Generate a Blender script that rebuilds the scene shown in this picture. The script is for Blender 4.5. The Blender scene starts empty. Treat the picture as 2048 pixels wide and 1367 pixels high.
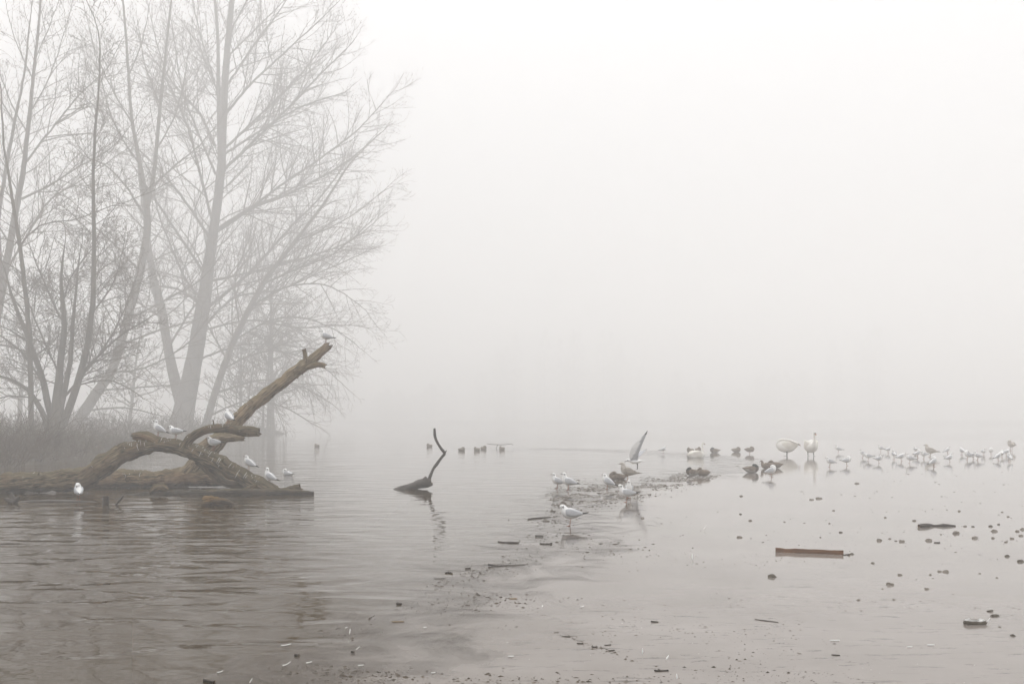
import bpy, math, random
import numpy as np
from mathutils import Vector, noise, Matrix

S = bpy.context.scene
COL = S.collection

# ------------------------------------------------------------------ camera
CAM_H = 1.3            # metres above the water
FPX = 2000.0           # focal length in pixels of the 2048 px wide photograph
HORIZON = 840.0
cam = bpy.data.cameras.new('camera')
cam.sensor_width = 36.0
cam.lens = 36.0 * FPX / 2048.0
cam.shift_y = (HORIZON - 683.5) / 2048.0
cam.clip_start = 0.05
cam.clip_end = 2000.0
camo = bpy.data.objects.new('camera', cam)
COL.objects.link(camo)
camo.location = (0, 0, CAM_H)
camo.rotation_euler = (math.radians(90), 0, 0)
S.camera = camo

# ------------------------------------------------------------------ sky and sun (overcast, thick fog)
SUN_EL, SUN_AZ = math.radians(48), math.radians(-30)
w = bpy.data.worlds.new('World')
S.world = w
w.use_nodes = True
nt = w.node_tree
nt.nodes.clear()
sky = nt.nodes.new('ShaderNodeTexSky')
sky.sky_type = 'NISHITA'
sky.sun_disc = False
sky.sun_elevation = SUN_EL
sky.sun_rotation = SUN_AZ
sky.air_density = 1.0
sky.dust_density = 6.0
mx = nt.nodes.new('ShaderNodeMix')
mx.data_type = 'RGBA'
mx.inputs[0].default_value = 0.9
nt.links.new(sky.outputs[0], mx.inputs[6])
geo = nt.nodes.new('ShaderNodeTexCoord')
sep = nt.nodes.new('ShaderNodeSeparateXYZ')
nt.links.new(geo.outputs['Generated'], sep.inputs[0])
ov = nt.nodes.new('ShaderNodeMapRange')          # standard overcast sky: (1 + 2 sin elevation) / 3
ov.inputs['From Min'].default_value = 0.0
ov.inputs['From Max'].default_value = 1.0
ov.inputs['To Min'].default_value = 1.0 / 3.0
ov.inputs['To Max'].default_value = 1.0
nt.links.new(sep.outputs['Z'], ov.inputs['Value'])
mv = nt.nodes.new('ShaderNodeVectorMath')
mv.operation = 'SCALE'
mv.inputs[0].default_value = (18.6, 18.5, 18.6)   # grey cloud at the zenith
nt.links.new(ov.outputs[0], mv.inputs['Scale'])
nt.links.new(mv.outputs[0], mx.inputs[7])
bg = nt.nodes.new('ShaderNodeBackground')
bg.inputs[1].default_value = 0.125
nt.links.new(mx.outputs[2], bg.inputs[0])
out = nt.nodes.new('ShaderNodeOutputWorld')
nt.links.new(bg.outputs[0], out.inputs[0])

sun = bpy.data.lights.new('sun', 'SUN')
sun.energy = 1.5
sun.angle = math.radians(40)
sun.color = (1.0, 0.972, 0.935)
suno = bpy.data.objects.new('sun', sun)
COL.objects.link(suno)
sd = Vector((math.sin(SUN_AZ) * math.cos(SUN_EL), math.cos(SUN_AZ) * math.cos(SUN_EL), math.sin(SUN_EL)))
suno.rotation_euler = sd.to_track_quat('Z', 'Y').to_euler()
suno.location = (-20, 30, 40)

S.view_settings.view_transform = 'Standard'
S.view_settings.look = 'None'
S.view_settings.gamma = 1.0
S.view_settings.exposure = -0.05
S.view_settings.use_curve_mapping = False
S.render.engine = 'CYCLES'
cy = S.cycles
cy.max_bounces = 10
cy.diffuse_bounces = 3
cy.glossy_bounces = 4
cy.transmission_bounces = 4
cy.volume_bounces = 8
cy.transparent_max_bounces = 8
cy.caustics_reflective = False
cy.caustics_refractive = False
cy.use_denoising = True
try:
    cy.denoiser = 'OPENIMAGEDENOISE'
    cy.denoising_input_passes = 'RGB_ALBEDO_NORMAL'
    cy.denoising_prefilter = 'ACCURATE'
except Exception:
    pass
cy.use_adaptive_sampling = False

FOG_DENSITY = 0.0100

# ------------------------------------------------------------------ helpers
RNG = random.Random(7)


def at(px, py, Y):
    return Vector(((px - 1024.0) * Y / FPX, Y, CAM_H - (py - HORIZON) * Y / FPX))


def gnd(px, py, z=0.0):
    Y = FPX * (CAM_H - z) / (py - HORIZON)
    return Vector(((px - 1024.0) * Y / FPX, Y, z))


def mesh(name, verts, faces, mats=(), smooth=True, fm=None):
    me = bpy.data.meshes.new(name)
    me.from_pydata([tuple(v) for v in verts], [], [tuple(f) for f in faces])
    for m in mats:
        me.materials.append(m)
    if smooth:
        me.polygons.foreach_set('use_smooth', [True] * len(me.polygons))
    if fm is not None:
        me.polygons.foreach_set('material_index', list(fm))
    me.update()
    return me


def obj(name, me, parent=None, loc=None):
    o = bpy.data.objects.new(name, me)
    COL.objects.link(o)
    if parent:
        o.parent = parent
    if loc is not None:
        o.location = loc
    return o


def tag(o, label=None, cat=None, group=None, kind=None):
    if label:
        o['label'] = label
    if cat:
        o['category'] = cat
    if group:
        o['group'] = group
    if kind:
        o['kind'] = kind
    return o


def empty(name, loc, label, cat, group=None):
    o = bpy.data.objects.new(name, None)
    COL.objects.link(o)
    o.location = loc
    o.empty_display_size = 0.2
    return tag(o, label, cat, group)


# ------------------------------------------------------------------ materials
def new_mat(name):
    m = bpy.data.materials.new(name)
    m.use_nodes = True
    n = m.node_tree
    return m, n, n.nodes['Principled BSDF']


def nd(n, t, **kw):
    x = n.nodes.new(t)
    for k, v in kw.items():
        setattr(x, k, v)
    return x


def ramp(n, stops):
    r = n.nodes.new('ShaderNodeValToRGB')
    e = r.color_ramp.elements
    while len(e) > 1:
        e.remove(e[-1])
    e[0].position = stops[0][0]
    e[0].color = (*stops[0][1], 1)
    for p, c in stops[1:]:
        x = e.new(p)
        x.color = (*c, 1)
    return r


def noisy(name, c1, c2, scale=8.0, rough=0.85, bump=0.0, stretch=(1, 1, 1), detail=5, spec=0.3, bscale=None):
    m, n, b = new_mat(name)
    tc = nd(n, 'ShaderNodeTexCoord')
    mp = nd(n, 'ShaderNodeMapping')
    mp.inputs['Scale'].default_value = stretch
    n.links.new(tc.outputs['Object'], mp.inputs['Vector'])
    t = nd(n, 'ShaderNodeTexNoise')
    t.inputs['Scale'].default_value = scale
    t.inputs['Detail'].default_value = detail
    n.links.new(mp.outputs[0], t.inputs['Vector'])
    r = ramp(n, [(0.3, c1), (0.7, c2)])
    n.links.new(t.outputs['Fac'], r.inputs[0])
    n.links.new(r.outputs[0], b.inputs['Base Color'])
    b.inputs['Roughness'].default_value = rough
    b.inputs['Specular IOR Level'].default_value = spec
    if bump:
        t2 = nd(n, 'ShaderNodeTexNoise')
        t2.inputs['Scale'].default_value = bscale or scale * 3
        t2.inputs['Detail'].default_value = 6
        n.links.new(mp.outputs[0], t2.inputs['Vector'])
        bp = nd(n, 'ShaderNodeBump')
        bp.inputs['Strength'].default_value = 1.0
        bp.inputs['Distance'].default_value = bump
        n.links.new(t2.outputs['Fac'], bp.inputs['Height'])
        n.links.new(bp.outputs[0], b.inputs['Normal'])
    return m


def bark_mat(name, dark, mid, light, moss, peel):
    """wet bark running along the log: UV x = along, y = around"""
    m, n, b = new_mat(name)
    uv = nd(n, 'ShaderNodeUVMap')
    mp = nd(n, 'ShaderNodeMapping')
    mp.inputs['Scale'].default_value = (3.0, 22.0, 1.0)
    n.links.new(uv.outputs[0], mp.inputs['Vector'])
    t = nd(n, 'ShaderNodeTexNoise')
    t.inputs['Scale'].default_value = 1.6
    t.inputs['Detail'].default_value = 7
    t.inputs['Roughness'].default_value = 0.65
    t.inputs['Distortion'].default_value = 0.6
    n.links.new(mp.outputs[0], t.inputs['Vector'])
    r = ramp(n, [(0.36, dark), (0.48, mid), (0.64, light)])
    n.links.new(t.outputs['Fac'], r.inputs[0])
    tc = nd(n, 'ShaderNodeTexCoord')
    t2 = nd(n, 'ShaderNodeTexNoise')
    t2.inputs['Scale'].default_value = 2.3
    t2.inputs['Detail'].default_value = 4
    n.links.new(tc.outputs['Object'], t2.inputs['Vector'])
    r2 = ramp(n, [(0.50, (0, 0, 0)), (0.62, (1, 1, 1))])
    n.links.new(t2.outputs['Fac'], r2.inputs[0])
    mx1 = nd(n, 'ShaderNodeMix', data_type='RGBA')
    n.links.new(r2.outputs[0], mx1.inputs[0])
    n.links.new(r.outputs[0], mx1.inputs[6])
    mxp = nd(n, 'ShaderNodeMix', data_type='RGBA', blend_type='MULTIPLY')
    mxp.inputs[0].default_value = 1.0
    r3 = ramp(n, [(0.3, (0.45, 0.42, 0.4)), (0.6, (1, 1, 1))])
    n.links.new(t.outputs['Fac'], r3.inputs[0])
    mxp.inputs[6].default_value = (*peel, 1)
    n.links.new(r3.outputs[0], mxp.inputs[7])
    n.links.new(mxp.outputs[2], mx1.inputs[7])
    # moss and algae where the bark faces up
    geo = nd(n, 'ShaderNodeNewGeometry')
    sp = nd(n, 'ShaderNodeSeparateXYZ')
    n.links.new(geo.outputs['Normal'], sp.inputs[0])
    t4 = nd(n, 'ShaderNodeTexNoise')
    t4.inputs['Scale'].default_value = 5.0
    t4.inputs['Detail'].default_value = 5
    n.links.new(tc.outputs['Object'], t4.inputs['Vector'])
    ma = nd(n, 'ShaderNodeMath', operation='MULTIPLY')
    n.links.new(sp.outputs['Z'], ma.inputs[0])
    n.links.new(t4.outputs['Fac'], ma.inputs[1])
    r4 = ramp(n, [(0.16, (0, 0, 0)), (0.42, (0.75, 0.75, 0.75))])
    n.links.new(ma.outputs[0], r4.inputs[0])
    mx2 = nd(n, 'ShaderNodeMix', data_type='RGBA')
    n.links.new(r4.outputs[0], mx2.inputs[0])
    n.links.new(mx1.outputs[2], mx2.inputs[6])
    mx2.inputs[7].default_value = (*moss, 1)
    spz = nd(n, 'ShaderNodeSeparateXYZ')
    n.links.new(geo.outputs['Position'], spz.inputs[0])
    wz = nd(n, 'ShaderNodeMath', operation='MULTIPLY_ADD')
    n.links.new(t4.outputs['Fac'], wz.inputs[0])
    wz.inputs[1].default_value = -0.16
    n.links.new(spz.outputs['Z'], wz.inputs[2])
    wr = nd(n, 'ShaderNodeMapRange')
    wr.inputs['From Min'].default_value = -0.03
    wr.inputs['From Max'].default_value = 0.03
    wr.inputs['To Min'].default_value = 0.38
    wr.inputs['To Max'].default_value = 1.0
    n.links.new(wz.outputs[0], wr.inputs['Value'])
    wet = nd(n, 'ShaderNodeMix', data_type='RGBA', blend_type='MULTIPLY')
    wet.inputs[0].default_value = 1.0
    n.links.new(mx2.outputs[2], wet.inputs[6])
    n.links.new(wr.outputs[0], wet.inputs[7])
    n.links.new(wet.outputs[2], b.inputs['Base Color'])
    n.links.new(wr.outputs[0], b.inputs['Roughness'])
    b.inputs['Specular IOR Level'].default_value = 0.35
    bp = nd(n, 'ShaderNodeBump')
    bp.inputs['Strength'].default_value = 1.0
    bp.inputs['Distance'].default_value = 0.06
    n.links.new(t.outputs['Fac'], bp.inputs['Height'])
    n.links.new(bp.outputs[0], b.inputs['Normal'])
    return m


M = {}
M['bark'] = bark_mat('wet_bark', (0.024, 0.017, 0.010), (0.135, 0.094, 0.052), (0.36, 0.26, 0.15), (0.125, 0.105, 0.052), (0.38, 0.255, 0.15))
M['bark_dark'] = bark_mat('mossy_bark', (0.020, 0.015, 0.009), (0.10, 0.075, 0.043), (0.30, 0.235, 0.145), (0.125, 0.105, 0.058), (0.22, 0.155, 0.09))
M['bark_pale'] = bark_mat('stripped_wood', (0.045, 0.032, 0.018), (0.20, 0.148, 0.088), (0.46, 0.36, 0.23), (0.19, 0.155, 0.08), (0.42, 0.31, 0.19))
M['wet_wood'] = noisy('wet_dark_wood', (0.016, 0.012, 0.009), (0.06, 0.043, 0.028), 14, 0.5, 0.01, (1, 4, 4), spec=0.5)
M['chunk'] = bark_mat('split_orange_wood', (0.020, 0.013, 0.007), (0.15, 0.092, 0.038), (0.46, 0.28, 0.11), (0.26, 0.165, 0.06), (0.40, 0.24, 0.09))
M['twig'] = noisy('bare_twig_bark', (0.055, 0.036, 0.023), (0.14, 0.096, 0.062), 3, 0.9)
M['trunk'] = noisy('grey_brown_trunk', (0.055, 0.040, 0.027), (0.135, 0.105, 0.075), 3.5, 0.9, 0.04, (3, 3, 0.6))
M['brush'] = noisy('dead_brush', (0.038, 0.026, 0.017), (0.12, 0.084, 0.052), 2, 0.95)
M['soil'] = noisy('bank_soil', (0.035, 0.028, 0.02), (0.09, 0.072, 0.05), 1.3, 0.95, 0.05)
M['wood_far'] = noisy('far_wood', (0.05, 0.045, 0.038), (0.09, 0.08, 0.068), 0.3, 0.95)
M['dropping'] = noisy('bird_lime', (0.6, 0.59, 0.55), (0.85, 0.84, 0.8), 20, 0.8)
M['plank'] = noisy('red_brown_plank', (0.075, 0.034, 0.014), (0.21, 0.097, 0.038), 6, 0.65, 0.004, (0.6, 8, 14), spec=0.4)
M['stick'] = noisy('wet_stick', (0.012, 0.009, 0.007), (0.05, 0.036, 0.024), 18, 0.6, spec=0.4)
M['stick_tan'] = noisy('tan_reed', (0.16, 0.11, 0.06), (0.30, 0.22, 0.13), 18, 0.7)
M['feather'] = noisy('white_feather', (0.72, 0.72, 0.70), (0.86, 0.86, 0.84), 20, 0.8)
M['speck'] = noisy('leaf_crumbs', (0.020, 0.015, 0.010), (0.11, 0.083, 0.056), 14, 0.8)
M['stub_end'] = noisy('broken_wood', (0.06, 0.042, 0.026), (0.17, 0.12, 0.07), 20, 0.85)


def glassy(name, col, rough, trans, ior=1.31):
    m, n, b = new_mat(name)
    tc = nd(n, 'ShaderNodeTexCoord')
    t = nd(n, 'ShaderNodeTexNoise')
    t.inputs['Scale'].default_value = 25
    t.inputs['Detail'].default_value = 4
    n.links.new(tc.outputs['Object'], t.inputs['Vector'])
    r = ramp(n, [(0.3, tuple(c * 0.5 for c in col)), (0.7, col)])
    n.links.new(t.outputs['Fac'], r.inputs[0])
    n.links.new(r.outputs[0], b.inputs['Base Color'])
    b.inputs['Roughness'].default_value = rough
    b.inputs['IOR'].default_value = ior
    b.inputs['Transmission Weight'].default_value = trans
    bp = nd(n, 'ShaderNodeBump')
    bp.inputs['Distance'].default_value = 0.004
    n.links.new(t.outputs['Fac'], bp.inputs['Height'])
    n.links.new(bp.outputs[0], b.inputs['Normal'])
    return m


M['ice_lump'] = glassy('grey_ice_lump', (0.27, 0.235, 0.19), 0.25, 0.0)
M['ice_dark'] = glassy('dark_ice_lump', (0.13, 0.11, 0.08), 0.2, 0.0)
M['ice_white'] = glassy('white_ice', (0.75, 0.74, 0.72), 0.3, 0.0)


# water ------------------------------------------------------------
def water_mat():
    m, n, b = new_mat('pond_water')
    b.inputs['Base Color'].default_value = (0.045, 0.029, 0.011, 1)
    b.inputs['Roughness'].default_value = 0.03
    b.inputs['IOR'].default_value = 1.333
    b.inputs['Specular IOR Level'].default_value = 0.5
    tc = nd(n, 'ShaderNodeTexCoord')
    mp = nd(n, 'ShaderNodeMapping')
    mp.inputs['Rotation'].default_value = (0, 0, math.radians(14))
    mp.inputs['Scale'].default_value = (0.62, 1.25, 1)
    n.links.new(tc.outputs['Object'], mp.inputs['Vector'])
    t1 = nd(n, 'ShaderNodeTexNoise')
    t1.inputs['Scale'].default_value = 2.0
    t1.inputs['Detail'].default_value = 1.6
    t1.inputs['Roughness'].default_value = 0.42
    t1.inputs['Distortion'].default_value = 0.5
    n.links.new(mp.outputs[0], t1.inputs['Vector'])
    # ripples die out towards the sheltered middle and beside the ice
    sp = nd(n, 'ShaderNodeSeparateXYZ')
    n.links.new(tc.outputs['Object'], sp.inputs[0])
    # q = x / y  (slope of the line of sight is also the line along which the calm lies: a real wedge of calm water east of the logs)
    a = nd(n, 'ShaderNodeMath', operation='MULTIPLY_ADD')      # x + 0.13*y
    n.links.new(sp.outputs['Y'], a.inputs[0])
    a.inputs[1].default_value = 0.15
    n.links.new(sp.outputs['X'], a.inputs[2])
    mr = nd(n, 'ShaderNodeMapRange')
    mr.interpolation_type = 'SMOOTHSTEP'
    mr.inputs['From Min'].default_value = -1.1
    mr.inputs['From Max'].default_value = 1.1
    mr.inputs['To Min'].default_value = 1.0
    mr.inputs['To Max'].default_value = 0.26
    n.links.new(a.outputs[0], mr.inputs['Value'])
    t3 = nd(n, 'ShaderNodeTexNoise')
    t3.inputs['Scale'].default_value = 0.35
    t3.inputs['Detail'].default_value = 2
    n.links.new(tc.outputs['Object'], t3.inputs['Vector'])
    mr3 = nd(n, 'ShaderNodeMapRange')
    mr3.inputs['From Min'].default_value = 0.3
    mr3.inputs['From Max'].default_value = 0.7
    mr3.inputs['To Min'].default_value = 0.55
    mr3.inputs['To Max'].default_value = 1.3
    n.links.new(t3.outputs['Fac'], mr3.inputs['Value'])
    k = nd(n, 'ShaderNodeMath', operation='MULTIPLY')
    n.links.new(mr.outputs[0], k.inputs[0])
    n.links.new(mr3.outputs[0], k.inputs[1])
    t1b = nd(n, 'ShaderNodeTexNoise')
    t1b.inputs['Scale'].default_value = 6.5
    t1b.inputs['Detail'].default_value = 2
    n.links.new(mp.outputs[0], t1b.inputs['Vector'])
    hs = nd(n, 'ShaderNodeMath', operation='MULTIPLY_ADD')
    n.links.new(t1b.outputs['Fac'], hs.inputs[0])
    hs.inputs[1].default_value = 0.10
    n.links.new(t1.outputs['Fac'], hs.inputs[2])
    h = nd(n, 'ShaderNodeMath', operation='MULTIPLY')
    n.links.new(hs.outputs[0], h.inputs[0])
    n.links.new(k.outputs[0], h.inputs[1])
    bp = nd(n, 'ShaderNodeBump')
    bp.inputs['Strength'].default_value = 1.0
    bp.inputs['Distance'].default_value = 0.040
    n.links.new(h.outputs[0], bp.inputs['Height'])
    n.links.new(bp.outputs[0], b.inputs['Normal'])
    return m


def ice_mat():
    m, n, b = new_mat('wet_ice')
    tc = nd(n, 'ShaderNodeTexCoord')
    t = nd(n, 'ShaderNodeTexNoise')
    t.inputs['Scale'].default_value = 0.9
    t.inputs['Detail'].default_value = 6
    t.inputs['Roughness'].default_value = 0.6
    n.links.new(tc.outputs['Object'], t.inputs['Vector'])
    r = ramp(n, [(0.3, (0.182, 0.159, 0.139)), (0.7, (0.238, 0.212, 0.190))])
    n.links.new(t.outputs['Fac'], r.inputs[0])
    # hairline frost streaks lying across
    mp = nd(n, 'ShaderNodeMapping')
    mp.inputs['Rotation'].default_value = (0, 0, math.radians(-6))
    mp.inputs['Scale'].default_value = (1.3, 7.0, 1)
    n.links.new(tc.outputs['Object'], mp.inputs['Vector'])
    t2 = nd(n, 'ShaderNodeTexNoise')
    t2.inputs['Scale'].default_value = 2.2
    t2.inputs['Detail'].default_value = 8
    t2.inputs['Roughness'].default_value = 0.72
    t2.inputs['Distortion'].default_value = 0.8
    n.links.new(mp.outputs[0], t2.inputs['Vector'])
    r2 = ramp(n, [(0.34, (0.22, 0.19, 0.16)), (0.42, (1, 1, 1))])
    n.links.new(t2.outputs['Fac'], r2.inputs[0])
    mu = nd(n, 'ShaderNodeMix', data_type='RGBA', blend_type='MULTIPLY')
    mu.inputs[0].default_value = 1
    n.links.new(r.outputs[0], mu.inputs[6])
    n.links.new(r2.outputs[0], mu.inputs[7])
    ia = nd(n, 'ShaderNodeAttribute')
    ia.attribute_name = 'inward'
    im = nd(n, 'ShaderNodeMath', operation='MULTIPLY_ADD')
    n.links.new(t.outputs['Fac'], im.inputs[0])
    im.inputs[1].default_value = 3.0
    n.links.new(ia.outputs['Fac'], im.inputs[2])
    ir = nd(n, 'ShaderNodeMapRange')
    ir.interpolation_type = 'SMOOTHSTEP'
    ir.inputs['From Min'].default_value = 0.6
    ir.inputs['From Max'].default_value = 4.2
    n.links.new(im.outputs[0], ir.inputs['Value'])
    thin = nd(n, 'ShaderNodeMix', data_type='RGBA')  # dimmer reflection towards open water, put into the ice colour as a darker margin
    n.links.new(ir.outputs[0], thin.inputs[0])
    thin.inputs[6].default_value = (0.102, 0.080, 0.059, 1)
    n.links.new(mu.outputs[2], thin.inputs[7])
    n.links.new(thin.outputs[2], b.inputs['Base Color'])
    rr = nd(n, 'ShaderNodeMapRange')
    rr.inputs['From Min'].default_value = 0.3
    rr.inputs['From Max'].default_value = 0.7
    rr.inputs['To Min'].default_value = 0.008
    rr.inputs['To Max'].default_value = 0.035
    n.links.new(t.outputs['Fac'], rr.inputs['Value'])
    n.links.new(rr.outputs[0], b.inputs['Roughness'])
    b.inputs['IOR'].default_value = 1.31
    bp = nd(n, 'ShaderNodeBump')
    bp.inputs['Strength'].default_value = 1.0
    bp.inputs['Distance'].default_value = 0.0004
    n.links.new(t2.outputs['Fac'], bp.inputs['Height'])
    n.links.new(bp.outputs[0], b.inputs['Normal'])
    # the sheet thins out raggedly towards open water
    ea = nd(n, 'ShaderNodeAttribute')
    ea.attribute_name = 'edge'
    t5 = nd(n, 'ShaderNodeTexNoise')
    t5.inputs['Scale'].default_value = 1.5
    t5.inputs['Detail'].default_value = 7
    t5.inputs['Roughness'].default_value = 0.62
    t5.inputs['Distortion'].default_value = 0.7
    n.links.new(tc.outputs['Object'], t5.inputs['Vector'])
    m5 = nd(n, 'ShaderNodeMath', operation='MULTIPLY_ADD')
    n.links.new(t5.outputs['Fac'], m5.inputs[0])
    m5.inputs[1].default_value = 3.2
    n.links.new(ea.outputs['Fac'], m5.inputs[2])
    rm = nd(n, 'ShaderNodeMapRange')
    rm.interpolation_type = 'SMOOTHSTEP'
    rm.inputs['From Min'].default_value = 1.2
    rm.inputs['From Max'].default_value = 2.6
    n.links.new(m5.outputs[0], rm.inputs['Value'])
    tr_ = nd(n, 'ShaderNodeBsdfTransparent')
    ms = nd(n, 'ShaderNodeMixShader')
    n.links.new(rm.outputs[0], ms.inputs[0])
    n.links.new(tr_.outputs[0], ms.inputs[1])
    n.links.new(b.outputs[0], ms.inputs[2])
    n.links.new(ms.outputs[0], n.nodes['Material Output'].inputs['Surface'])
    return m


M['water'] = water_mat()
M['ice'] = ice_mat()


def plain(name, col, rough=0.8, var=0.12, scale=40, spec=0.3):
    return noisy(name, tuple(c * (1 - var) for c in col), tuple(min(1, c * (1 + var)) for c in col), scale, rough, 0, (1, 1, 1), 3, spec)


def attr_mat(name, rough=0.85):
    m, n, b = new_mat(name)
    a = nd(n, 'ShaderNodeAttribute')
    a.attribute_name = 'Col'
    tc = nd(n, 'ShaderNodeTexCoord')
    t = nd(n, 'ShaderNodeTexNoise')
    t.inputs['Scale'].default_value = 60
    t.inputs['Detail'].default_value = 3
    n.links.new(tc.outputs['Object'], t.inputs['Vector'])
    r = ramp(n, [(0.3, (0.86, 0.86, 0.86)), (0.7, (1, 1, 1))])
    n.links.new(t.outputs['Fac'], r.inputs[0])
    mu = nd(n, 'ShaderNodeMix', data_type='RGBA', blend_type='MULTIPLY')
    mu.inputs[0].default_value = 1
    n.links.new(a.outputs['Color'], mu.inputs[6])
    n.links.new(r.outputs[0], mu.inputs[7])
    n.links.new(mu.outputs[2], b.inputs['Base Color'])
    b.inputs['Roughness'].default_value = rough
    b.inputs['Specular IOR Level'].default_value = 0.2
    return m


M['plumage'] = attr_mat('plumage')
M['gull_grey'] = plain('grey_feathers', (0.50, 0.51, 0.53), 0.8, 0.08)
M['black_feather'] = plain('black_feathers', (0.018, 0.017, 0.016), 0.7)
M['bill_dark'] = plain('dark_bill', (0.05, 0.018, 0.014), 0.5)
M['leg_red'] = plain('red_brown_leg', (0.22, 0.075, 0.035), 0.6)
M['leg_pale'] = plain('pinkish_leg', (0.33, 0.22, 0.17), 0.6)
M['leg_black'] = plain('black_leg', (0.03, 0.028, 0.026), 0.6)
M['eye'] = plain('eye', (0.008, 0.007, 0.006), 0.25, 0.05, 10, 0.5)
M['bill_orange'] = plain('orange_bill', (0.30, 0.12, 0.04), 0.5)
M['duck_brown'] = noisy('brown_duck_feathers', (0.075, 0.055, 0.039), (0.25, 0.19, 0.135), 45, 0.85, 0, (1, 1, 1.5))
M['duck_grey'] = noisy('pale_flank_feathers', (0.24, 0.22, 0.19), (0.38, 0.35, 0.31), 40, 0.85)
M['juv_brown'] = noisy('mottled_gull_feathers', (0.17, 0.145, 0.12), (0.48, 0.43, 0.37), 55, 0.85)
M['swan_white'] = plain('swan_feathers', (0.72, 0.69, 0.62), 0.85, 0.08, 9)  # wings greyer than the body: shading put into the colour for definition

# ------------------------------------------------------------------ tube batches (numpy)


def tube_arrays(lines, sides):
    """lines: list of (pts (n,3), radii (n)); returns verts, faces (quads) arrays"""
    groups = {}
    for p, r in lines:
        groups.setdefault(len(p), []).append((p, r))
    V, F, base = [], [], 0
    ang = np.arange(sides) * (2 * math.pi / sides)
    ca, sa = np.cos(ang), np.sin(ang)
    for n, ls in groups.items():
        P = np.array([l[0] for l in ls], dtype=np.float64)
        R = np.array([l[1] for l in ls], dtype=np.float64)
        k = len(ls)
        T = np.gradient(P, axis=1)
        T /= np.maximum(np.linalg.norm(T, axis=2, keepdims=True), 1e-9)
        mean = P[:, -1] - P[:, 0]
        mean /= np.maximum(np.linalg.norm(mean, axis=1, keepdims=True), 1e-9)
        ref = np.where(np.abs(mean[:, 2:3]) > 0.8, np.array([[0.0, 1.0, 0.0]]), np.array([[0.0, 0.0, 1.0]]))
        A = np.cross(T, ref[:, None, :])
        A /= np.maximum(np.linalg.norm(A, axis=2, keepdims=True), 1e-9)
        B = np.cross(T, A)
        ring = P[:, :, None, :] + R[:, :, None, None] * (A[:, :, None, :] * ca[None, None, :, None] + B[:, :, None, :] * sa[None, None, :, None])
        V.append(ring.reshape(-1, 3))
        idx = np.arange(k * n * sides).reshape(k, n, sides) + base
        a = idx[:, :-1, :]
        b = np.roll(idx, -1, axis=2)[:, :-1, :]
        c = np.roll(idx, -1, axis=2)[:, 1:, :]
        d = idx[:, 1:, :]
        F.append(np.stack([a, b, c, d], axis=-1).reshape(-1, 4))
        base += k * n * sides
    return np.concatenate(V), np.concatenate(F)


def quads_mesh(name, V, F, mat):
    me = bpy.data.meshes.new(name)
    nv, nf, fs = len(V), len(F), F.shape[1]
    me.vertices.add(nv)
    me.vertices.foreach_set('co', V.astype(np.float32).ravel())
    me.loops.add(nf * fs)
    me.loops.foreach_set('vertex_index', F.astype(np.int32).ravel())
    me.polygons.add(nf)
    me.polygons.foreach_set('loop_start', np.arange(0, nf * fs, fs, dtype=np.int32))
    me.polygons.foreach_set('loop_total', np.full(nf, fs, dtype=np.int32))
    me.polygons.foreach_set('use_smooth', np.ones(nf, dtype=bool))
    me.materials.append(mat)
    me.update(calc_edges=True)
    me.validate()
    return me


# ------------------------------------------------------------------ setting: water, ice, banks
def sheet(name, pts, z, mat):
    me = mesh(name, [(x, y, z) for x, y in pts], [tuple(range(len(pts)))], [mat], smooth=False)
    o = obj(name, me)
    tag(o, kind='structure')
    return o


sheet('water', [(-290, -12), (290, -12), (290, 512), (-290, 512)], 0.0, M['water'])

ICE_Z = 0.005
edge_px = [(1040, 897), (1180, 901), (1330, 909), (1420, 918), (1425, 932), (1330, 950), (1230, 960), (1160, 972), (1112, 990), (1098, 1015),
           (1062, 1062), (1000, 1108), (940, 1135), (880, 1160), (800, 1212), (735, 1248), (640, 1292), (520, 1332), (380, 1400), (200, 1640)]
edge = [tuple(gnd(x, y, ICE_Z)[:2]) for x, y in edge_px] + [(-1.5, -5)]
ice_xy = edge + [(280, -5), (280, 130), (60, 90), (6, 60)]


def poly_sdf(X, Y, pts, close_from):
    """signed distance to the open edge (positive inside the closed polygon); numpy arrays"""
    D = np.full(X.shape, 1e9)
    I = np.zeros(X.shape, dtype=bool)
    m = len(pts)
    for q in range(m):
        ax, ay = pts[q - 1]
        bx, by = pts[q]
        dx, dy = bx - ax, by - ay
        if 0 < q < close_from:
            t = np.clip(((X - ax) * dx + (Y - ay) * dy) / (dx * dx + dy * dy), 0, 1)
            D = np.minimum(D, np.hypot(X - ax - t * dx, Y - ay - t * dy))
        if ay != by:
            c = ((by > Y) != (ay > Y)) & (X < (ax - bx) * (Y - by) / (ay - by) + bx)
            I ^= c
    return np.where(I, D, -D)


rows = [FPX * CAM_H / (py - HORIZON) for py in list(np.arange(880, 960, 2.0)) + list(np.arange(960, 1400, 5.0)) + list(np.arange(1400, 2400, 40.0))]
cols = np.concatenate([np.arange(-760, 1300, 9.0), np.arange(1300, 2400, 40.0)])
Yg = np.array(rows)[:, None] * np.ones((1, len(cols)))
Xg = cols[None, :] * Yg / FPX
Dg = poly_sdf(Xg, Yg, ice_xy, len(edge))
keep = Dg > -(1.4 + 0.06 * Yg)
idx = -np.ones(Xg.shape, dtype=int)
idx[keep] = np.arange(keep.sum())
V = np.stack([Xg[keep], Yg[keep], np.full(keep.sum(), ICE_Z)], axis=1)
F = []
for a in range(len(rows) - 1):
    for b in range(len(cols) - 1):
        q = (idx[a, b], idx[a, b + 1], idx[a + 1, b + 1], idx[a + 1, b])
        if min(q) >= 0:
            F.append(tuple(reversed(q)))
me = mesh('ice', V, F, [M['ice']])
at_ = me.attributes.new('edge', 'FLOAT', 'POINT')
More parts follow.
